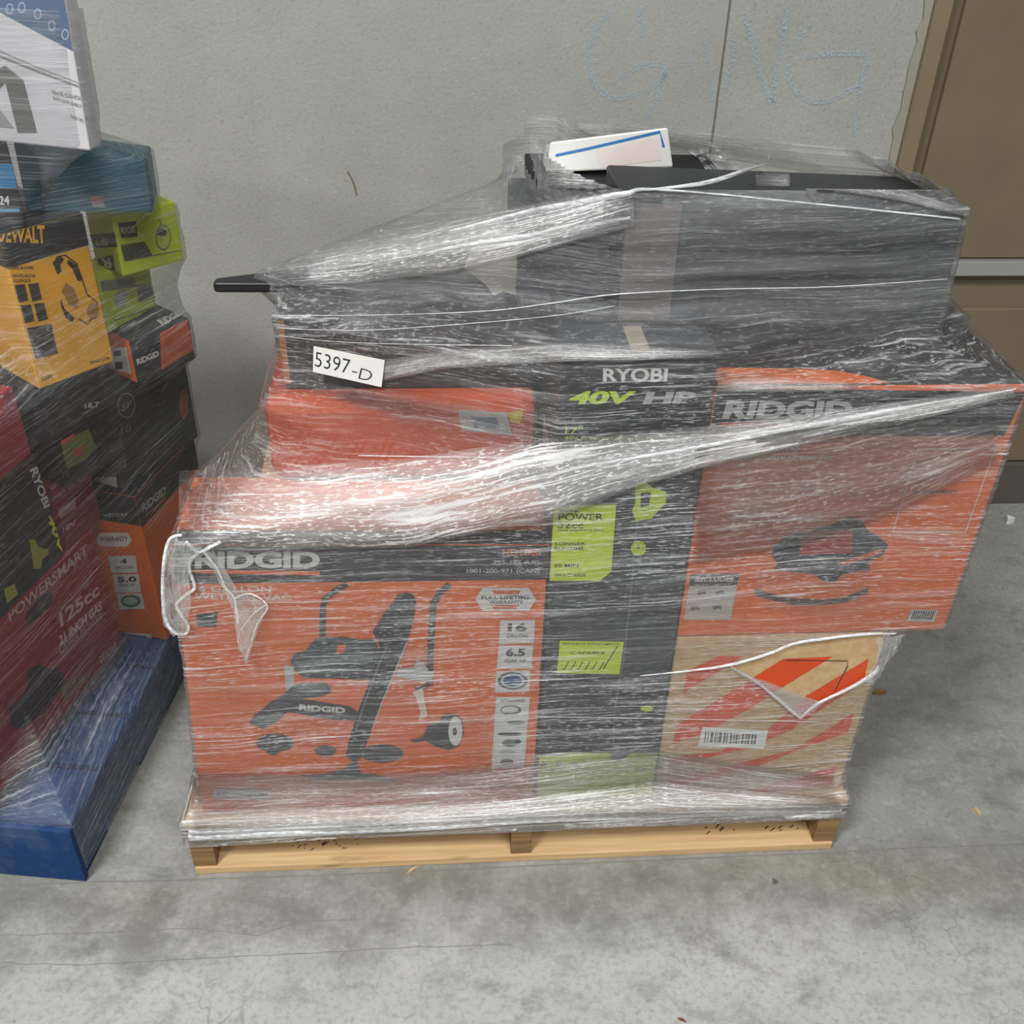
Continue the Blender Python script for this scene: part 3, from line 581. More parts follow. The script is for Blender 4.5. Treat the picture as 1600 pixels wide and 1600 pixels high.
# ------------------------------------------------------------------ pallets
def pallet(name, label, x0, y0, wd, dp, hz, top_m, blk_m, yaw=0.0, closed=False):
    root = empty(name, (x0, y0, 0), label, 'pallet'); root.rotation_euler = (0, 0, math.radians(-yaw))
    t = .018
    for sx, tw in ((0, .042), (wd / 2 - .019, .038), (wd - .042, .042)): link('stringer', hexa('stringer', boxc(sx, sx + tw, 0.004, dp, t, hz - t), bevel=.002), root, blk_m)
    nb = 7; bw = .098 if not closed else .122; gap = (dp - nb * bw) / (nb - 1)
    for i in range(nb):
        y = i * (bw + gap); link('deck_board', hexa('deck_board', boxc(0, wd, y, y + bw, hz - t, hz - .0005), bevel=.002), root, top_m)
    for i, y in enumerate((0, dp * .28, dp * .5 - .05, dp * .72 - .1, dp - .098)): link('bottom_board', hexa('bottom_board', boxc(.002, wd - .004, y, y + .098, 0, t), bevel=.002), root, top_m)
    if closed: link('lead_board', hexa('lead_board', boxc(-.002, wd + .002, -.014, -.001, .002, hz - .002), bevel=.002), root, top_m)
    return root
pl = pallet('wooden_pallet', 'pale pine pallet under the film-wrapped vacuum cartons', -.463, 1.193, 1.197, 1.012, .145, WOOD, WOOD_DK)
# ink scribble on the bottom front board of the pine pallet
INK = ink(44, 40, 36); random.seed(11)
for (a0, a1, n_) in ((455, 560, 22), (1085, 1270, 22)):
    for k in range(n_):
        a = random.uniform(a0, a1); yb = 1352 - (a - 297) * .0417 - random.uniform(14, 32); L_ = random.uniform(2, 9)
        p_, q_ = atZ(a, yb, .0185), atZ(a + L_ * .8, yb - L_ * .6, .0185)
        if min(p_.y, q_.y) < 1.197 or max(p_.y, q_.y) > 1.288: continue
        dv = Vector((q_ - p_)); sn = Vector((-dv.y, dv.x, 0)).normalized() * .0009
        link('ink_mark', pymesh('ink_mark', [p_ - sn, q_ - sn, q_ + sn, p_ + sn], [(0, 1, 2, 3)], pl.location), pl, INK)
PYAW = 8.5
pallet('blue_pallet', 'blue painted wooden pallet under the mixed tool cartons', -.655 - 1.0 * math.cos(math.radians(PYAW)), 1.2 + 1.0 * math.sin(math.radians(PYAW)), 1.0, .93, .143, WOOD_BL, WOOD_BL, PYAW, True)

# ------------------------------------------------------------------ cartons on the blue pallet
def Z3(x, y): return (x * .2562, 600 + y * .25625)
def Z2(x, y): return (x * .2125, 320 + y * .2125)
def Z9(x, y): return (x * .2751, 560 + y * .275)
def Z4(x, y): return (x * .2751, 960 + y * .275)
b = Carton('L_red', yawbox(-.799, 1.2025, 16.7, .455, .5, .146, .468), 'deep red mower carton with pale gas engine lettering on the blue pallet', RED, 'box', 'mower_carton', .004)
f = b.face('right'); f.rect('bottom_tray', 0, 0, 1, .09, ink(96, 92, 92))
f.text('POWERSMART', [Z9(40, 1440), Z9(490, 1050), Z9(500, 1110), Z9(55, 1500)], ink(176, 150, 152), .02, 'printed_logo')
f.text('FUEL', [Z9(415, 1185), Z9(505, 1120), Z9(510, 1150), Z9(420, 1215)], ink(150, 110, 112))
f.poly('carry_hole', [Z9(*p) for p in ((148, 1510), (150, 1440), (200, 1375), (270, 1325), (300, 1335), (295, 1390), (240, 1450), (180, 1500))], ink(16, 10, 10))
f.text('125cc', [Z9(330, 1450), Z9(555, 1270), Z9(565, 1340), Z9(345, 1530)], ink(190, 160, 162), .03)
f.text('21 INCH GAS', [Z3(355, 1540), Z3(615, 1320), Z3(622, 1375), Z3(365, 1600)], ink(196, 170, 172), .03); f.text('LAWN MOWER', [Z3(360, 1600), Z3(620, 1385), Z3(624, 1425), Z3(366, 1645)], ink(170, 130, 134), .02)
f.text('GAS MOWER', [Z4(560, 240), Z4(660, 150), Z4(664, 195), Z4(568, 285)], ink(190, 165, 168), .03)
f.poly('mower_picture', [Z4(*p) for p in ((40, 520), (110, 490), (160, 400), (150, 320), (220, 280), (280, 310), (310, 300), (370, 350), (350, 420), (300, 480), (250, 560), (190, 600), (130, 650), (70, 640))], ink(34, 20, 20))
f.poly('engine_picture', [Z4(*p) for p in ((340, 420), (420, 350), (520, 330), (480, 370), (440, 440), (370, 480))], ink(120, 90, 50))
b = Carton('L_r40', yawbox(-.788, 1.241, 16.7, .322, .40, .470, .690), 'black carton with yellow-green 40V lettering on the red mower carton', BLACK, 'box', 'tool_carton', .003)
f = b.face('right')
f.text('RYOBI', [Z9(210, 612), Z9(285, 835), Z9(250, 855), Z9(165, 635)], OFFW, .03, 'printed_logo'); f.text('40V', [Z9(305, 885), Z9(370, 1085), Z9(335, 1098), Z9(262, 895)], LIMEB, .03, 'printed_logo')
f.poly('trimmer_picture', [Z9(*p) for p in ((165, 1030), (200, 1030), (215, 1070), (270, 1085), (275, 1110), (240, 1140), (230, 1195), (190, 1195), (180, 1120))], ink(150, 150, 44)); f.poly('trimmer_picture', [Z9(*p) for p in ((20, 1310), (80, 1280), (100, 1340), (40, 1390))], ink(150, 150, 44))
b = Carton('L_pink', yawbox(-.768, 1.308, 16.7, .245, .36, .692, .822), 'glossy crimson carton on the black carton with 40V lettering', ink(150, 40, 52, .3), 'box', 'crimson_carton', .003)
b.face('right').ell('round_badge', (-2, 632), 9, 22, ink(190, 20, 26))
b = Carton('L_crim', yawbox(-.691, 1.563, 16.7, .112, .2, .470, .611), 'small dark red tool carton with white lettering wedged above the mower carton', DRED, 'box', 'tool_carton', .003)
f = b.face('right')
for t_, q in (('CORDLESS', ((288, 720), (380, 660), (384, 685), (292, 748))), ('TOOL KIT', ((300, 790), (420, 710), (424, 722), (304, 806))), ('18V', ((350, 960), (430, 915), (434, 945), (356, 992)))): f.text(t_, [Z9(*p) for p in q], LGREY, .02)
f.poly('pale_panel', [Z9(*p) for p in ((330, 862), (425, 790), (430, 850), (338, 915))], ink(150, 130, 134))
b = Carton('L_blk', yawbox(-.663, 1.557, 30, .128, .2, .613, .799), 'black carton with a small green picture label below the yellow carton', ink(26, 28, 30), 'box', 'black_carton', .003)
f = b.face('right'); f.poly('picture_label', [Z9(*p) for p in ((345, 480), (500, 400), (545, 500), (480, 580), (380, 625), (362, 560))], ink(96, 106, 54)); f.poly('label_print', [Z9(*p) for p in ((345, 470), (420, 425), (425, 450), (350, 500))], ink(170, 70, 50)); f.poly('label_print', [Z9(*p) for p in ((410, 520), (465, 495), (470, 545), (415, 560))], ink(160, 66, 50)); f.text('18.7', [Z9(480, 255), Z9(560, 245), Z9(562, 275), Z9(482, 285)], LGREY)
b = Carton('L_yel', yawbox(-.668, 1.568, 43, .142, .22, .801, 1.066), 'yellow air mover carton with black header on the blue pallet stack', YEL, 'box', 'yellow_carton', .003)
f = b.face('right'); DGY = ink(46, 40, 28)
b.face('top').rect('header_band', 0, 0, 1, 1, BLACK); f.rect('header_band', 0, .80, 1, 1, BLACK); b.face('front').rect('header_band', 0, .80, 1, 1, BLACK)
f.text('DEWALT', [Z2(-30, 150), Z2(325, 150), Z2(335, 285), Z2(-30, 275)], YEL, .03, 'printed_logo')
for k, (x_, y_, x2) in enumerate(((45, 392, 220), (60, 450, 245), (80, 510, 260), (95, 545, 225))): f.text(('PORTABLE AIR', 'MOVER BLOWER', 'VENTILADOR', 'SOUFFLEUR')[k], [Z2(x_, y_), Z2(x2, y_), Z2(x2, y_ + 24), Z2(x_, y_ + 24)], DGY)
for x_, y_ in ((105, 590), (205, 582), (150, 740), (248, 728)): f.poly('feature_icon', [Z2(x_, y_), Z2(x_ + 75, y_ - 8), Z2(x_ + 102, y_ + 112), Z2(x_ + 32, y_ + 130)], DGY)
f.poly('feature_panel', [Z2(*p) for p in ((195, 908), (375, 875), (422, 1090), (262, 1135))], DGY)
f.line('blower_picture', [Z2(*p) for p in ((392, 440), (420, 380), (480, 370), (560, 430), (600, 540), (640, 660), (715, 720), (700, 810), (640, 875), (580, 840))], 2.2, DGY)
f.poly('blower_picture', [Z2(*p) for p in ((385, 420), (440, 375), (470, 400), (440, 440), (450, 490), (420, 510))], DGY); f.poly('blower_picture', [Z2(*p) for p in ((500, 400), (560, 440), (605, 555), (570, 560), (530, 470), (490, 430))], DGY)
f.poly('blower_picture', [Z2(*p) for p in ((450, 640), (480, 570), (540, 610), (575, 700), (560, 760), (500, 730), (470, 660))], ink(150, 112, 40)); f.poly('blower_picture', [Z2(*p) for p in ((445, 680), (470, 760), (545, 830), (530, 860), (480, 830), (445, 740))], DGY); f.ell('blower_picture', Z2(680, 780), 9, 13, ink(150, 112, 40))
f.text('DEWALT.COM', [Z2(660, 1150), Z2(800, 1112), Z2(802, 1135), Z2(662, 1172)], DGY); f.text('120V', [Z2(305, 1265), Z2(385, 1240), Z2(386, 1270), Z2(308, 1292)], DGY)
b = Carton('L_r5', yawbox(-.588, 1.67, 17, .235, .25, .146, .515), 'orange four gallon vacuum carton with black header standing on the blue pallet', ORANGE, 'box', 'vacuum_carton', .004)
f = b.face('front'); f.rect('header_band', 0, .813, 1, 1, BLACK); f.text('WET/DRY', [Z3(625, 790), Z3(780, 785), Z3(782, 805), Z3(627, 810)], LGREY)
f.poly('warranty_badge', hx(178, 843, 28, 11), PALE); f.text('WARRANTY', [(156, 838), (200, 838), (200, 846), (156, 846)], CHAR)
f.poly('feature_panel', [Z3(*p) for p in ((662, 1048), (828, 1045), (840, 1150), (680, 1150))], OFFW); f.text('4', [Z3(730, 1065), Z3(775, 1065), Z3(775, 1095), Z3(730, 1095)], CHAR, .03); f.text('GALLONS', [Z3(700, 1110), Z3(815, 1108), Z3(817, 1125), Z3(702, 1127)], GREY)
f.poly('feature_panel', [Z3(*p) for p in ((688, 1160), (845, 1158), (862, 1270), (705, 1272))], OFFW); f.text('5.0', [Z3(715, 1175), Z3(832, 1172), Z3(835, 1205), Z3(718, 1210)], CHAR, .04); f.text('PEAK HP', [Z3(725, 1218), Z3(825, 1216), Z3(827, 1232), Z3(727, 1234)], GREY)
f.poly('feature_panel', [Z3(*p) for p in ((712, 1278), (866, 1276), (886, 1370), (730, 1372))], OFFW); f.ell('round_badge', Z3(798, 1322), 16, 10, ink(60, 110, 60)); f.ell('round_badge', Z3(798, 1322), 11, 6, ink(150, 176, 150))
f.poly('address_panel', [Z3(*p) for p in ((745, 1525), (922, 1522), (928, 1558), (750, 1560))], OFFW); f.text('RIDGID.COM', [Z3(760, 1534), Z3(890, 1532), Z3(892, 1550), Z3(762, 1552)], CHAR)
f = b.face('right'); f.rect('header_band', 0, .80, 1, 1, BLACK); b.face('top').rect('dark_top_print', 0, 0, 1, 1, BLACK); f.text('RIDGID', [Z3(862, 735), Z3(1005, 618), Z3(1012, 668), Z3(870, 785)], LGREY, .03, 'printed_logo'); f.line('logo_rule', [Z3(880, 815), Z3(1015, 690)], 2, ORANGE_D); f.text('1/2 MODEL', [Z3(1195, 460), Z3(1255, 410), Z3(1256, 435), Z3(1197, 487)], ink(150, 100, 70))
b = Carton('L_dark', yawbox(-.613, 1.692, 28, .225, .20, .517, .744), 'charcoal carton with a faint round emblem above the four gallon vacuum carton', ink(50, 54, 52), 'box', 'charcoal_carton', .003)
f = b.face('front'); f.poly('barcode_label', [Z3(*p) for p in ((600, 568), (710, 566), (728, 680), (612, 682))], OFFW)
f = b.face('right'); f.ell('emblem_ring', Z3(770, 130), 14, 20, ink(120, 122, 118)); f.ell('emblem_disc', Z3(770, 130), 12.4, 18, ink(50, 54, 52)); f.text('SF', [Z3(740, 125), Z3(800, 95), Z3(802, 140), Z3(742, 170)], ink(120, 122, 118)); f.ell('orange_badge', Z3(1120, 120), 7, 24, ink(150, 80, 50)); f.text('TOOL SET', [Z3(925, 130), Z3(1015, 98), Z3(1016, 112), Z3(927, 145)], ink(140, 110, 100)); f.text('10', [Z3(735, 262), Z3(798, 240), Z3(800, 290), Z3(738, 312)], ink(100, 102, 100))
b = Carton('L_rs', yawbox(-.546, 1.695, 42, .128, .10, .746, .830), 'small charcoal carton with orange end panels on the charcoal emblem carton', CHAR, 'box', 'small_carton', .003)
f = b.face('front'); f.rect('orange_end', 0, 0, 1, 1, ORANGE); f.poly('white_label', [Z2(*p) for p in ((820, 1050), (930, 1046), (968, 1245), (780, 1245))], OFFW)
f.poly('label_block', [Z2(*p) for p in ((835, 1075), (890, 1072), (892, 1110), (838, 1112))], CHAR); f.poly('label_block', [Z2(*p) for p in ((845, 1155), (900, 1152), (905, 1205), (850, 1208))], CHAR)
f = b.face('right'); f.poly('orange_panel', [Z2(*p) for p in ((1175, 940), (1375, 840), (1425, 1065), (1185, 1215))], ink(186, 92, 52)); f.text('RIDGID', [Z2(1000, 1135), Z2(1162, 1070), Z2(1168, 1110), Z2(1010, 1180)], WHITE, .03, 'printed_logo')
f = b.face('top'); f.text('RIDGID', [Z2(1150, 850), Z2(1330, 770), Z2(1340, 810), Z2(1200, 890)], OFFW, .03, 'printed_logo')
b = Carton('L_rl', yawbox(-.587, 1.722, 27, .13, .07, .832, .936), 'small lime carton with grey tool pictures below the tilted lime carton', ink(176, 192, 48), 'box', 'lime_carton', .003)
f = b.face('right'); f.poly('grey_panel', [Z2(*p) for p in ((735, 560), (985, 530), (1000, 600), (750, 640))], ink(120, 124, 112)); f.ell('tool_picture', Z2(890, 690), 11, 15, ink(150, 152, 146)); f.poly('grey_panel', [Z2(*p) for p in ((1000, 590), (1100, 570), (1140, 680), (1020, 720))], ink(120, 118, 108)); f.line('printed_rule', [Z2(840, 850), Z2(1160, 740)], 1.4, GREY)
b = Carton('L_ru', yawbox(-.541, 1.719, 48, .118, .10, .938, 1.044), 'lime carton with black logo panels turned at an angle below the teal carton', ink(186, 202, 44), 'box', 'lime_carton', .003)
f = b.face('right'); f.poly('logo_panel', [Z2(*p) for p in ((870, 135), (1000, 120), (1010, 235), (890, 245))], CHAR); f.text('RYOBI', [Z2(885, 165), Z2(990, 155), Z2(995, 205), Z2(893, 215)], LGREY, .03, 'printed_logo')
f.poly('dark_panel', [Z2(*p) for p in ((885, 295), (1060, 270), (1125, 375), (915, 415))], ink(76, 78, 66)); f.ell('tool_ring', Z2(1200, 240), 12, 20, GREY); f.ell('tool_disc', Z2(1200, 240), 10.5, 18, ink(176, 190, 70)); f.ell('tool_disc', Z2(1190, 205), 8, 6, GREY); f.line('printed_rule', [Z2(935, 410), Z2(1325, 335)], 1.4, GREY); f.line('printed_rule', [Z2(1170, 100), Z2(1190, 160)], 1.2, GREY)
f = b.face('front'); f.poly('logo_panel', [Z2(*p) for p in ((650, 375), (830, 368), (848, 488), (675, 492))], BLACK); f.text('RY', [Z2(825, 465), Z2(680, 470), Z2(668, 395), Z2(812, 390)], OFFW, .04, 'printed_logo'); f.poly('dark_panel', [Z2(*p) for p in ((640, 210), (845, 205), (865, 310), (700, 315))], ink(56, 58, 44)); f.text('15', [Z2(700, 250), Z2(790, 250), Z2(800, 300), Z2(712, 300)], ink(176, 186, 60))
b = Carton('L_teal', [Vector(p) for p in ((-.657, 1.672, 1.068), (-.459, 1.668, 1.068), (-.470, 1.76, 1.068), (-.668, 1.765, 1.068), (-.652, 1.672, 1.178), (-.457, 1.668, 1.152), (-.468, 1.76, 1.148), (-.663, 1.765, 1.172))], 'teal blue carton with a tiny red label resting on the lime carton', TEAL, 'box', 'teal_carton', .003)
f = b.face('front'); f.poly('red_label', [(140, 306), (161, 306), (164, 324), (144, 324)], ink(170, 90, 90)); f.poly('white_label', [(143, 316), (162, 316), (164, 324), (145, 324)], LGREY); f.text('20', [(58, 245), (66, 246), (67, 252), (59, 251)], ink(80, 140, 150))
b = Carton('L_blue', yawbox(-.633, 1.60, -22, .13, .22, 1.068, 1.196), 'bright blue and black carton on top of the yellow carton', ink(10, 12, 14), 'box', 'blue_carton', .003)
f = b.face('front'); f.poly('blue_panel', [(-60, 256), (22, 256), (27, 294), (-60, 294)], ink(20, 118, 168)); f.text('24', [(-2, 306), (14, 306), (15, 320), (-1, 320)], WHITE, .03); f.poly('blue_rule', [(-60, 326), (30, 326), (31, 331), (-60, 331)], ink(110, 170, 200))
b = Carton('L_wht', [Vector(p) for p in ((-.87, 1.667, 1.199), (-.498, 1.545, 1.199), (-.489, 1.575, 1.199), (-.862, 1.697, 1.199), (-.87, 1.667, 1.41), (-.490, 1.545, 1.40), (-.482, 1.575, 1.40), (-.862, 1.697, 1.41))], 'white canopy carton with a blue-grey stripe of icons at the top of the stack', ink(202, 200, 204), 'box', 'canopy_carton', .003)
f = b.face('front'); f.poly('blue_stripe', [(-120, -60), (112, -60), (113, 80), (0, 20), (-120, -60)], ink(92, 108, 136))
for k, (x_, y_) in enumerate(((14, 14), (33, 12), (58, 22), (80, 40), (101, 54))): f.ell('icon_ring', (x_, y_), 6, 9, ink(150, 160, 176), 14); f.ell('icon_disc', (x_, y_), 4, 6.5, ink(92, 108, 136), 12)
f.line('printed_rule', [(-60, 62), (0, 88), (60, 112), (130, 136)], 3, ink(130, 128, 130)); f.line('printed_rule', [(-60, 56), (0, 80), (60, 106), (130, 130)], 1.4, ink(150, 148, 150))
f.poly('canopy_picture', [(-40, 150), (-20, 115), (8, 103), (36, 125), (58, 207), (28, 207), (8, 128), (-30, 170)], ink(104, 104, 100)); f.poly('canopy_picture', [(-40, 175), (0, 172), (22, 200), (-40, 195)], ink(150, 150, 148))
f.text('10x10 CANOPY', [(80, 140), (132, 152), (132, 158), (82, 147)], ink(150, 148, 150)); f.text('INSTANT SHELTER', [(82, 150), (134, 166), (135, 171), (84, 156)], ink(150, 148, 150)); f.text('EASY SET UP', [(110, 178), (138, 190), (139, 195), (112, 184)], ink(150, 148, 150))

def sstep(a, b_, x):
    t = min(max((x - a) / (b_ - a), 0), 1); return t * t * (3 - 2 * t)
# ------------------------------------------------------------------ stretch film: every level is the taut outline of what is stacked there
def section(P, z):
    out = []
    n = len(P)
    for i in range(n):
        if abs(P[i].z - z) < 1e-6: out.append((P[i].x, P[i].y))
        for j in range(i + 1, n):
            a, b_ = P[i], P[j]
            if (a.z - z) * (b_.z - z) < 0:
                t = (z - a.z) / (b_.z - a.z); out.append((a.x + (b_.x - a.x) * t, a.y + (b_.y - a.y) * t))
    return out
def hull2(pts_):
    pts_ = sorted(set((round(x, 5), round(y, 5)) for x, y in pts_))
    if len(pts_) < 3: return pts_
    def half(ps):
        h = []
        for p in ps:
            while len(h) > 1 and (h[-1][0] - h[-2][0]) * (p[1] - h[-2][1]) - (h[-1][1] - h[-2][1]) * (p[0] - h[-2][0]) <= 0: h.pop()
            h.append(p)
        return h
    lo, up = half(pts_), half(pts_[::-1]); return lo[:-1] + up[:-1]
def film_surface(groups, center, zs, nth, curve, pad=.006):
    th = np.linspace(0, 2 * math.pi, nth, endpoint=False); cs, sn = np.cos(th), np.sin(th)
    R = np.zeros((len(zs), nth))
    for k, z in enumerate(zs):
        pts_ = []
        for g in groups: pts_ += section(g, z)
        if len(pts_) > 2: pts_ += [(center[0] + .03 * math.cos(a), center[1] + .03 * math.sin(a)) for a in (.3, 1.9, 3.5, 5.1)]
        h = hull2(pts_)
        if len(h) < 3: R[k] = R[k - 1] if k else 0; continue
        h = np.array(h) - np.array(center); r = np.full(nth, 9.0)
        for i in range(len(h)):
            a = h[i]; e = h[(i + 1) % len(h)] - a; L = math.hypot(*e); nx, ny = e[1] / L, -e[0] / L; d = a[0] * nx + a[1] * ny
            den = cs * nx + sn * ny; ok = den > 1e-6; r = np.where(ok, np.minimum(r, d / np.where(ok, den, 1)), r)
        R[k] = np.maximum(r, .05)
    zz = np.array(zs); D2 = (zz[:, None] - zz[None, :]) ** 2
    cv = np.array([curve(z) for z in zs])[:, None, None]
    dil = np.max(R[None, :, :] - cv * D2[:, :, None], axis=1)          # rolling-curve closing: taut film bridges steps
    cv2 = np.array([curve(z) for z in zs])[None, :, None]
    R2 = np.min(dil[None, :, :] + cv2 * D2[:, :, None], axis=1)
    return th, np.maximum(R2, R) + pad
def film_object(name, th, R, zs, center, mat, keep, layers, origin, wrinkle=.0012, zbot=None, veil=None):
    nz, n = R.shape; vs_ = []; uvs = []
    s_acc = np.zeros((nz, n + 1))
    X = center[0] + R * np.cos(th); Y = center[1] + R * np.sin(th)
    for k in range(nz):
        for i in range(n):
            z = zs[k]
            if zbot is not None and k == 0: z = zbot(X[k, i], Y[k, i])
            wv = wrinkle * noise.noise(Vector((X[k, i] * 6, Y[k, i] * 6, z * 70))) + wrinkle * 2 * noise.noise(Vector((X[k, i] * 3, Y[k, i] * 3, z * 17 + X[k, i] * 3)))
            wv = max(wv, -.002)
            vs_.append((X[k, i] + math.cos(th[i]) * wv, Y[k, i] + math.sin(th[i]) * wv, z))
    fs = []
    for k in range(nz - 1):
        for i in range(n):
            j = (i + 1) % n
            c_ = (vs_[k * n + i], vs_[(k + 1) * n + j])
            mx = [(c_[0][q] + c_[1][q]) / 2 for q in range(3)]
            if keep(*mx): fs.append((k * n + i, k * n + j, (k + 1) * n + j, (k + 1) * n + i))
    me = pymesh(name, vs_, fs, origin, True)
    # metric film coordinates: distance round the load, height
    mid = nz // 2; dx = np.hypot(np.diff(np.append(X[mid], X[mid, 0])), np.diff(np.append(Y[mid], Y[mid, 0]))); S = np.concatenate([[0], np.cumsum(dx)])
    # running length along the surface in the vertical direction (so slanted parts are not stretched)
    V = np.zeros((nz, n)); 
    for k in range(1, nz): V[k] = V[k - 1] + zs[k] - zs[k - 1]
    uvl = me.uv_layers.new(name='UVMap'); idx = np.zeros(len(me.loops), int); me.loops.foreach_get('vertex_index', idx)
    ii = idx % n; kk = idx // n; pi = np.repeat(np.arange(len(me.polygons)), 4)
    first = ii.reshape(-1, 4)[:, 0]; wrapf = np.repeat(first == n - 1, 4); si = np.where(wrapf & (ii == 0), n, ii)
    uv = np.stack([S[si], V[kk, ii]], 1).astype(np.float32); uvl.data.foreach_set('uv', uv.ravel())
    at = me.attributes.new('layers', 'FLOAT', 'POINT'); at.data.foreach_set('value', np.array([layers(*v) for v in vs_], np.float32))
    if veil: me.attributes.new('veil', 'FLOAT', 'POINT').data.foreach_set('value', np.array([veil(*v) for v in vs_], np.float32))
    o = link(name, me, mat=mat); o.location = origin; return o
G = {k: [Vector(v) for v in c] for k, c in BOXES.items()}
palg = boxc(-.463, .734, 1.193, 2.205, .085, .146)
main = [palg] + [G[k] for k in ('LB', 'RY', 'ST', 'RR', 'BK', 'OR', 'DK', 'BL', 'FL', 'BR', 'TB')]
G['SL'] = [Vector((max(v.x, -.275), v.y + (.02 if v.x < 0 and v.y < 1.5 else 0), v.z)) for v in G['SL']]      # the tip of the board pokes out through the film
main.append(G['SL'])
main.append(G['LB'][4:] + [Vector((.16, FY, .875)), Vector((.81, FY, .96)), Vector((.3, 1.7, .8))])
main.append(G['SL'][4:] + [G['BL'][i] for i in (4, 7)] + [G['BR'][i] for i in (4, 5, 6, 7)])
zs = list(np.arange(.088, 1.225, .005)); CEN = (.16, 1.62)
th, R = film_surface(main, CEN, zs, 900, lambda z: 8 + 60 * sstep(.99, 1.05, z))
hole = [(p.x, p.z) for p in (atY(a, c_, FY - .005) for a, c_ in ((1138, 1041), (1200, 1022), (1240, 1008), (1290, 1000), (1378, 992), (1392, 1010), (1372, 1050), (1330, 1072), (1287, 1095), (1282, 1098), (1230, 1082), (1180, 1062)))]
def inside(x, z, P):
    c_ = False; j = len(P) - 1
    for i in range(len(P)):
        if (P[i][1] > z) != (P[j][1] > z) and x < (P[j][0] - P[i][0]) * (z - P[i][1]) / (P[j][1] - P[i][1]) + P[i][0]: c_ = not c_
        j = i
    return c_
def keep_main(x, y, z):
    if z > 1.19 and x < .14: return False
    if y < 1.24 and inside(x, z, hole): return False
    return True
def layers_main(x, y, z):
    # thicker where the roll overlaps; streak sheen painted stronger on the upper right
    v = 1.0
    v += .25 * (1 - sstep(.70, .75, z))
    v += 1.0 * (1 - sstep(.13, .24, z))                                   # many turns round the pallet deck
    v -= .62 * sstep(1.0, 1.05, z)
    v += .55 * sstep(.70, .78, z) * (1 - sstep(.9, .97, z)) * sstep(.3, .45, x)
    if x < .1: v -= .35 * sstep(.80, .86, z) * (1 - sstep(.98, 1.02, z))
    return v
FILM = mat_film('stretch_film', .035, .88, slant=-0.03, gloss=.45)
TURN = mat_film('stretch_film_sheen_turn', .13, 1.7, tint=(.97, .975, .98, 1), slant=0.0, gloss=.7)  # whiter film; bright sheen of the wrap is put into its haze
fm = film_object('stretch_film', th, R, zs, CEN, FILM, keep_main, layers_main, (.16, 1.62, .088), zbot=lambda x, y: .083 + .03 * sstep(-.46, .2, x), veil=lambda x, y, z: .055 * sstep(.98, 1.06, z) + .015)
tag(fm, 'clear stretch film wrapped tightly round the cartons on the pine pallet', 'stretch film')
ROPE = mat_rope()
from mathutils.bvhtree import BVHTree
BV = BVHTree.FromPolygons([v.co + fm.location for v in fm.data.vertices], [tuple(p.vertices) for p in fm.data.polygons])
def onfilm(px, py, Y, off=.003):
    d = ray(px, py).normalized(); h = BV.ray_cast(CAM, d)
    return h[0] - d * off if h[0] is not None and abs(h[0].y - Y) < .25 else atY(px, py, Y)
def turn(name, top, bot, Y, layers, n=90, m=14, mat=None):
    """extra film on the wrap between two edges; its whiteness paints in the bright sheen"""
    def samp(P, x):
        for i in range(len(P) - 1):
            if P[i][0] <= x <= P[i + 1][0] or i == len(P) - 2:
                t = (x - P[i][0]) / (P[i + 1][0] - P[i][0]); return P[i][1] + (P[i + 1][1] - P[i][1]) * t
    x0, x1 = max(top[0][0], bot[0][0]), min(top[-1][0], bot[-1][0]); vs_, fs, uvs, ly = [], [], [], []
    for i in range(n + 1):
        x = x0 + (x1 - x0) * i / n; a, c_ = samp(top, x), samp(bot, x)
        for j in range(m + 1):
            t = j / m; p = onfilm(x, a + (c_ - a) * t, Y); p.y -= .002 * (1 + noise.noise(Vector((i * .05, j * .9, Y * 9))))
            vs_.append(p); uvs.append((i / n * (x1 - x0) / 800, t * .09)); ly.append(layers * math.sin(math.pi * min(max(t, .0), 1)) ** .8 * min(1, 6 * min(i, n - i) / n + .1))
    for i in range(n):
        for j in range(m): k = i * (m + 1) + j; fs.append((k, k + 1, k + m + 2, k + m + 1))
    me = pymesh(name, vs_, fs, fm.location, True); uvl = me.uv_layers.new(name='UVMap'); uvl.data.foreach_set('uv', [c for lp in me.loops for c in uvs[lp.vertex_index]])
    me.attributes.new('layers', 'FLOAT', 'POINT').data.foreach_set('value', ly)
    return link(name, me, fm, mat or TURN)
turn('film_sheen_turn', [(280, 735), (420, 728), (620, 716), (860, 682), (1000, 670), (1100, 664), (1300, 640), (1584, 600)], [(272, 862), (420, 862), (640, 854), (860, 812), (1000, 760), (1100, 730), (1300, 684), (1584, 622)], 1.215, 3.0)
turn('film_sheen_turn', [(1085, 692), (1250, 668), (1400, 655), (1560, 640)], [(1060, 880), (1250, 850), (1400, 800), (1560, 720)], 1.21, .6)  # whitish band added to brighten the upper right vacuum carton
turn('film_sheen_turn', [(300, 1262), (560, 1255), (830, 1240), (1020, 1215), (1312, 1246)], [(300, 1316), (560, 1301), (820, 1286), (1060, 1275), (1312, 1268)], 1.19, 2.2)
turn('film_sheen_turn', [(425, 408), (560, 370), (700, 340), (830, 318), (990, 286)], [(425, 448), (560, 442), (700, 424), (830, 396), (990, 352)], 1.40, 2.2)
turn('film_sheen_turn', [(560, 568), (700, 545), (880, 534), (1000, 540), (1110, 546)], [(560, 602), (700, 575), (880, 564), (1000, 562), (1110, 558)], 1.25, 1.8)
turn('film_sheen_turn', [(852, 236), (925, 238), (1050, 246)], [(852, 292), (925, 296), (1050, 280)], 1.515, 1.6, 30)
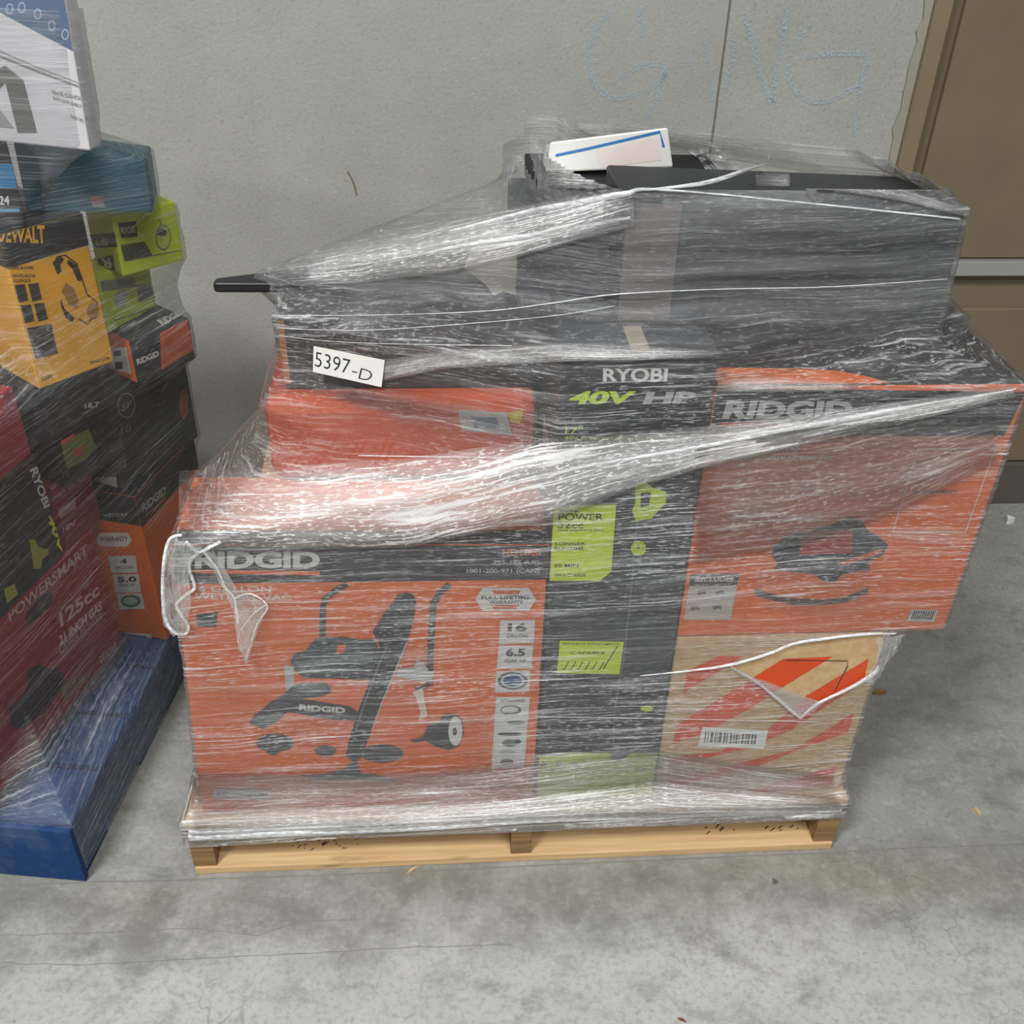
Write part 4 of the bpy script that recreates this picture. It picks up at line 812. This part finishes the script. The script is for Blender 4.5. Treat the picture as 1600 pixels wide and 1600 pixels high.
turn('film_sheen_turn', [(300, 1205), (560, 1210), (830, 1190), (1020, 1170), (1304, 1210)], [(300, 1262), (560, 1258), (830, 1244), (1020, 1220), (1304, 1248)], 1.21, 1.0)
turn('film_sheen_turn', [(1120, 590), (1200, 586), (1340, 596)], [(1120, 612), (1200, 612), (1340, 610)], 1.22, 1.4, 30)  # highlight over the orange top print, laid on as whitish film
turn('film_sheen_turn', [(1180, 268), (1300, 272), (1400, 290), (1512, 328)], [(1180, 290), (1300, 296), (1400, 312), (1512, 338)], 1.32, 1.2)
def rope(px, Y, rad, name='film_strand', flat=.6):
    P = [onfilm(a, c_, Y if not isinstance(Y, (list, tuple)) else Y[i], .004) for i, (a, c_) in enumerate(px)]
    return link(name, tube(name, P, rad, 7, fm.location, flat=flat), fm, ROPE)
rope([(600, 792), (760, 762), (880, 735), (1000, 714), (1100, 697), (1240, 669), (1400, 640), (1560, 613), (1588, 607)], 1.203, [.0008, .0015, .0025, .0035, .004, .004, .0035, .0025, .001])
rope([(1000, 1056), (1070, 1049), (1140, 1039), (1200, 1022), (1240, 1006), (1290, 998), (1350, 991), (1400, 990)], 1.206, [.0008, .002, .003, .003, .003, .003, .003, .002])
rope([(1142, 1042), (1180, 1064), (1215, 1092), (1238, 1112), (1250, 1122)], 1.204, [.001, .0022, .003, .003, .001])
rope([(1250, 1122), (1266, 1108), (1284, 1096), (1330, 1074), (1366, 1052), (1372, 1040)], 1.204, [.001, .003, .003, .0035, .005, .002])
rope([(700, 362), (830, 330), (900, 318), (975, 303), (1060, 298), (1500, 342)], [1.40, 1.34, 1.31, 1.285, 1.28, 1.275], [.001, .004, .005, .004, .0012, .0012])
rope([(560, 420), (700, 388), (830, 368), (985, 340)], [1.42, 1.36, 1.32, 1.285], [.001, .003, .004, .002])
rope([(440, 493), (600, 492), (760, 486), (860, 474), (960, 460), (1120, 452), (1300, 448), (1480, 436)], [1.385, 1.36, 1.33, 1.31, 1.29, 1.28, 1.28, 1.28], [.0004, .0005, .0007, .0009, .0009, .0006, .0006, .0004])
rope([(432, 513), (560, 516), (700, 508), (860, 494), (960, 478)], [1.385, 1.36, 1.335, 1.31, 1.29], .0005)
rope([(436, 524), (500, 532), (600, 537), (800, 540)], [1.385, 1.37, 1.35, 1.31], .0005)
rope([(560, 712), (700, 714), (880, 716)], [1.33, 1.28, 1.22], .0009)
rope([(836, 1120), (980, 1122), (1280, 1128)], 1.206, .0005)
rope([(1015, 296), (1100, 286), (1160, 268), (1200, 255)], [1.285, 1.29, 1.33, 1.38], [.001, .003, .003, .001])
# thick turned-over hem at the pallet deck
hem = [(295, 1309), (420, 1304), (560, 1298), (690, 1292), (820, 1284), (950, 1279), (1080, 1275), (1200, 1271), (1314, 1267)]
rope(hem, 1.183, [.009, .009, .008, .008, .006, .005, .004, .004, .004], 'film_hem', flat=.35)
rope([(a, c_ - 9) for a, c_ in hem[:6]], 1.184, [.006, .006, .005, .004, .003, .001], 'film_hem', flat=.35)
# crumpled sheets of loose film
def crumple(name, px, Y, amp=.006, n=10, seed=0, mat=None):
    """loose sheet between two pixel edges: px = [(left edge pts), (right edge pts)] from top to bottom"""
    Lp, Rp = px; m = len(Lp); vs_, fs = [], []
    def samp(P, t):
        t *= len(P) - 1; i = min(int(t), len(P) - 2); t -= i; return (P[i][0] * (1 - t) + P[i + 1][0] * t, P[i][1] * (1 - t) + P[i + 1][1] * t)
    rows, colm = n * 2, n
    for i in range(rows + 1):
        a, c_ = samp(Lp, i / rows), samp(Rp, i / rows)
        for j in range(colm + 1):
            t = j / colm; p = atY(a[0] * (1 - t) + c_[0] * t, a[1] * (1 - t) + c_[1] * t, Y)
            p.y -= amp * (.9 + noise.noise(Vector((i * .35 + seed, j * .9, seed))) + .7 * noise.noise(Vector((i * .9, j * 1.7 + seed, 4))))
            vs_.append(p)
    for i in range(rows):
        for j in range(colm): fs.append((i * (colm + 1) + j, i * (colm + 1) + j + 1, (i + 1) * (colm + 1) + j + 1, (i + 1) * (colm + 1) + j))
    me = pymesh(name, vs_, fs, fm.location, True)
    uvl = me.uv_layers.new(name='UVMap')
    for lp in me.loops:
        k = lp.vertex_index; i, j = k // (colm + 1), k % (colm + 1); uvl.data[lp.index].uv = (i / rows * .25, j / colm * .05)
    at = me.attributes.new('layers', 'FLOAT', 'POINT'); at.data.foreach_set('value', [1.6] * len(vs_))
    return link(name, me, fm, mat or FILM)
crumple('loose_film', ([(268, 836), (254, 900), (254, 960), (268, 988)], [(318, 850), (296, 885), (300, 940), (292, 986)]), 1.204, .008, 8, 1)
crumple('loose_film', ([(318, 858), (345, 905), (366, 950), (372, 1000), (383, 1030)], [(334, 858), (372, 915), (420, 942), (402, 985), (386, 1034)]), 1.202, .007, 8, 5)
crumple('torn_flap', ([(1142, 1042), (1190, 1072), (1225, 1102), (1250, 1122)], [(1142, 1040), (1195, 1062), (1245, 1082), (1286, 1096)]), 1.203, .004, 6, 9)
crumple('loose_film', ([(1366, 992), (1372, 1010), (1362, 1040), (1340, 1066)], [(1412, 986), (1404, 1002), (1384, 1028), (1374, 1056)]), 1.203, .008, 7, 12)
crumple('loose_film', ([(1072, 232), (1090, 245), (1100, 262)], [(1108, 220), (1138, 232), (1150, 262)]), 1.50, .012, 6, 20)
crumple('loose_film', ([(565, 372), (575, 385), (600, 396)], [(590, 355), (640, 360), (690, 366)]), 1.56, .01, 6, 31)
for P_, r_ in (([(284, 836), (266, 842), (257, 870), (254, 920), (258, 965), (272, 988), (290, 990), (294, 978), (284, 962), (276, 945), (290, 930), (304, 918), (296, 890), (300, 872), (330, 852)], .0026),
               ([(318, 862), (340, 890), (352, 918), (366, 935), (372, 975)], .002), ([(366, 935), (392, 928), (418, 948), (402, 975), (384, 1030)], .0013), ([(376, 985), (395, 960), (415, 945)], .001), ([(290, 846), (310, 862), (334, 852), (345, 846)], .003)):
    rope(P_, 1.198, r_, flat=.9)
# paper lot tag tucked under the film
tq = [(490, 541), (601, 563), (596, 605), (489, 581)]
W4 = [atY(a, c_, y) for (a, c_), y in zip(tq, (1.345, 1.315, 1.315, 1.345))]
og = W4[3]; nrm = (W4[2] - W4[3]).cross(W4[0] - W4[3]).normalized()
tg = empty('paper_tag', og, 'white paper tag with handwritten lot number on the dark carton film', 'tag')
c8 = [W4[3], W4[2], W4[2] - nrm * .0008, W4[3] - nrm * .0008, W4[0], W4[1], W4[1] - nrm * .0008, W4[0] - nrm * .0008]
link('paper', hexa('paper', c8, og), tg, ink(226, 226, 222, .7))
f = Face(W4[3], W4[2], W4[1], W4[0], tg, og)
f.text('5397', [(493, 549), (548, 562), (545, 584), (492, 572)], ink(28, 28, 32), -.01, 'handwriting'); f.line('handwriting', [(550, 580), (558, 582)], 1.6, ink(28, 28, 32)); f.text('D', [(564, 575), (584, 580), (578, 596), (560, 591)], ink(28, 28, 32), -.015, 'handwriting')

# film round the blue pallet's stack
yb = math.radians(PYAW); bx0 = Vector((-.655, 1.2, 0)); Dx = Vector((math.sin(yb), math.cos(yb), 0)) * .93; Wx = Vector((-math.cos(yb), math.sin(yb), 0))
pb = [bx0 + Wx, bx0, bx0 + Dx, bx0 + Dx + Wx]
left = [[v + Vector((0, 0, .02)) for v in pb] + [v + Vector((0, 0, .144)) for v in pb]] + [G[k] for k in G if k.startswith('L_')]
zs2 = list(np.arange(.022, 1.39, .008)); CEN2 = (-.95, 1.68)
th2, R2 = film_surface(left, CEN2, zs2, 620, lambda z: 6.0, .005)
FILM2 = mat_film('stretch_film_sparse', .05, .5, tint=(.72, .75, .78, 1), slant=-0.12, gloss=.35)
fm2 = film_object('stretch_film', th2, R2, zs2, CEN2, FILM2, lambda x, y, z: True, lambda x, y, z: 1.0 + .5 * (1 - sstep(.1, .16, z)), (-.95, 1.68, .022))
tag(fm2, 'thin hazy stretch film round the mixed tool cartons on the blue pallet', 'stretch film')

# ------------------------------------------------------------------ litter on the floor
def splinter(name, a, b_, wd, label, mat, cat):
    p, q_ = atZ(*a, .0), atZ(*b_, .0); d = q_ - p; s_ = Vector((-d.y, d.x, 0)).normalized() * wd / 2; up = Vector((0, 0, wd * .8))
    m_ = (p + q_) / 2 + s_ * .8
    vs_ = [p, m_ + s_, q_, m_ - s_, p + up, m_ + s_ + up, q_ + up, m_ - s_ + up]
    o = link(name, pymesh(name, vs_, [(3, 2, 1, 0), (4, 5, 6, 7), (0, 1, 5, 4), (1, 2, 6, 5), (2, 3, 7, 6), (3, 0, 4, 7)], p), mat=mat); o.location = p; return tag(o, label, cat)
splinter('wood_splinter', (634, 1368), (655, 1353), .004, 'thin pale wood splinter lying just in front of the pine pallet', WOOD, 'splinter')
splinter('wood_splinter', (1520, 1262), (1532, 1278), .006, 'pale wood splinter lying on the bare floor right of the pallet', WOOD, 'splinter')
splinter('wood_chip', (1364, 1086), (1384, 1084), .012, 'brown wood chip on the floor beside the striped carton', WOOD_DK, 'wood chip')
splinter('paper_scrap', (1572, 819), (1584, 817), .022, 'white paper scrap on the floor near the dock door sill', WHITE, 'paper scrap')
splinter('bark_scrap', (1058, 1592), (1072, 1598), .004, 'reddish brown bark scrap on the open floor away from the pallets', ink(120, 70, 50), 'bark')
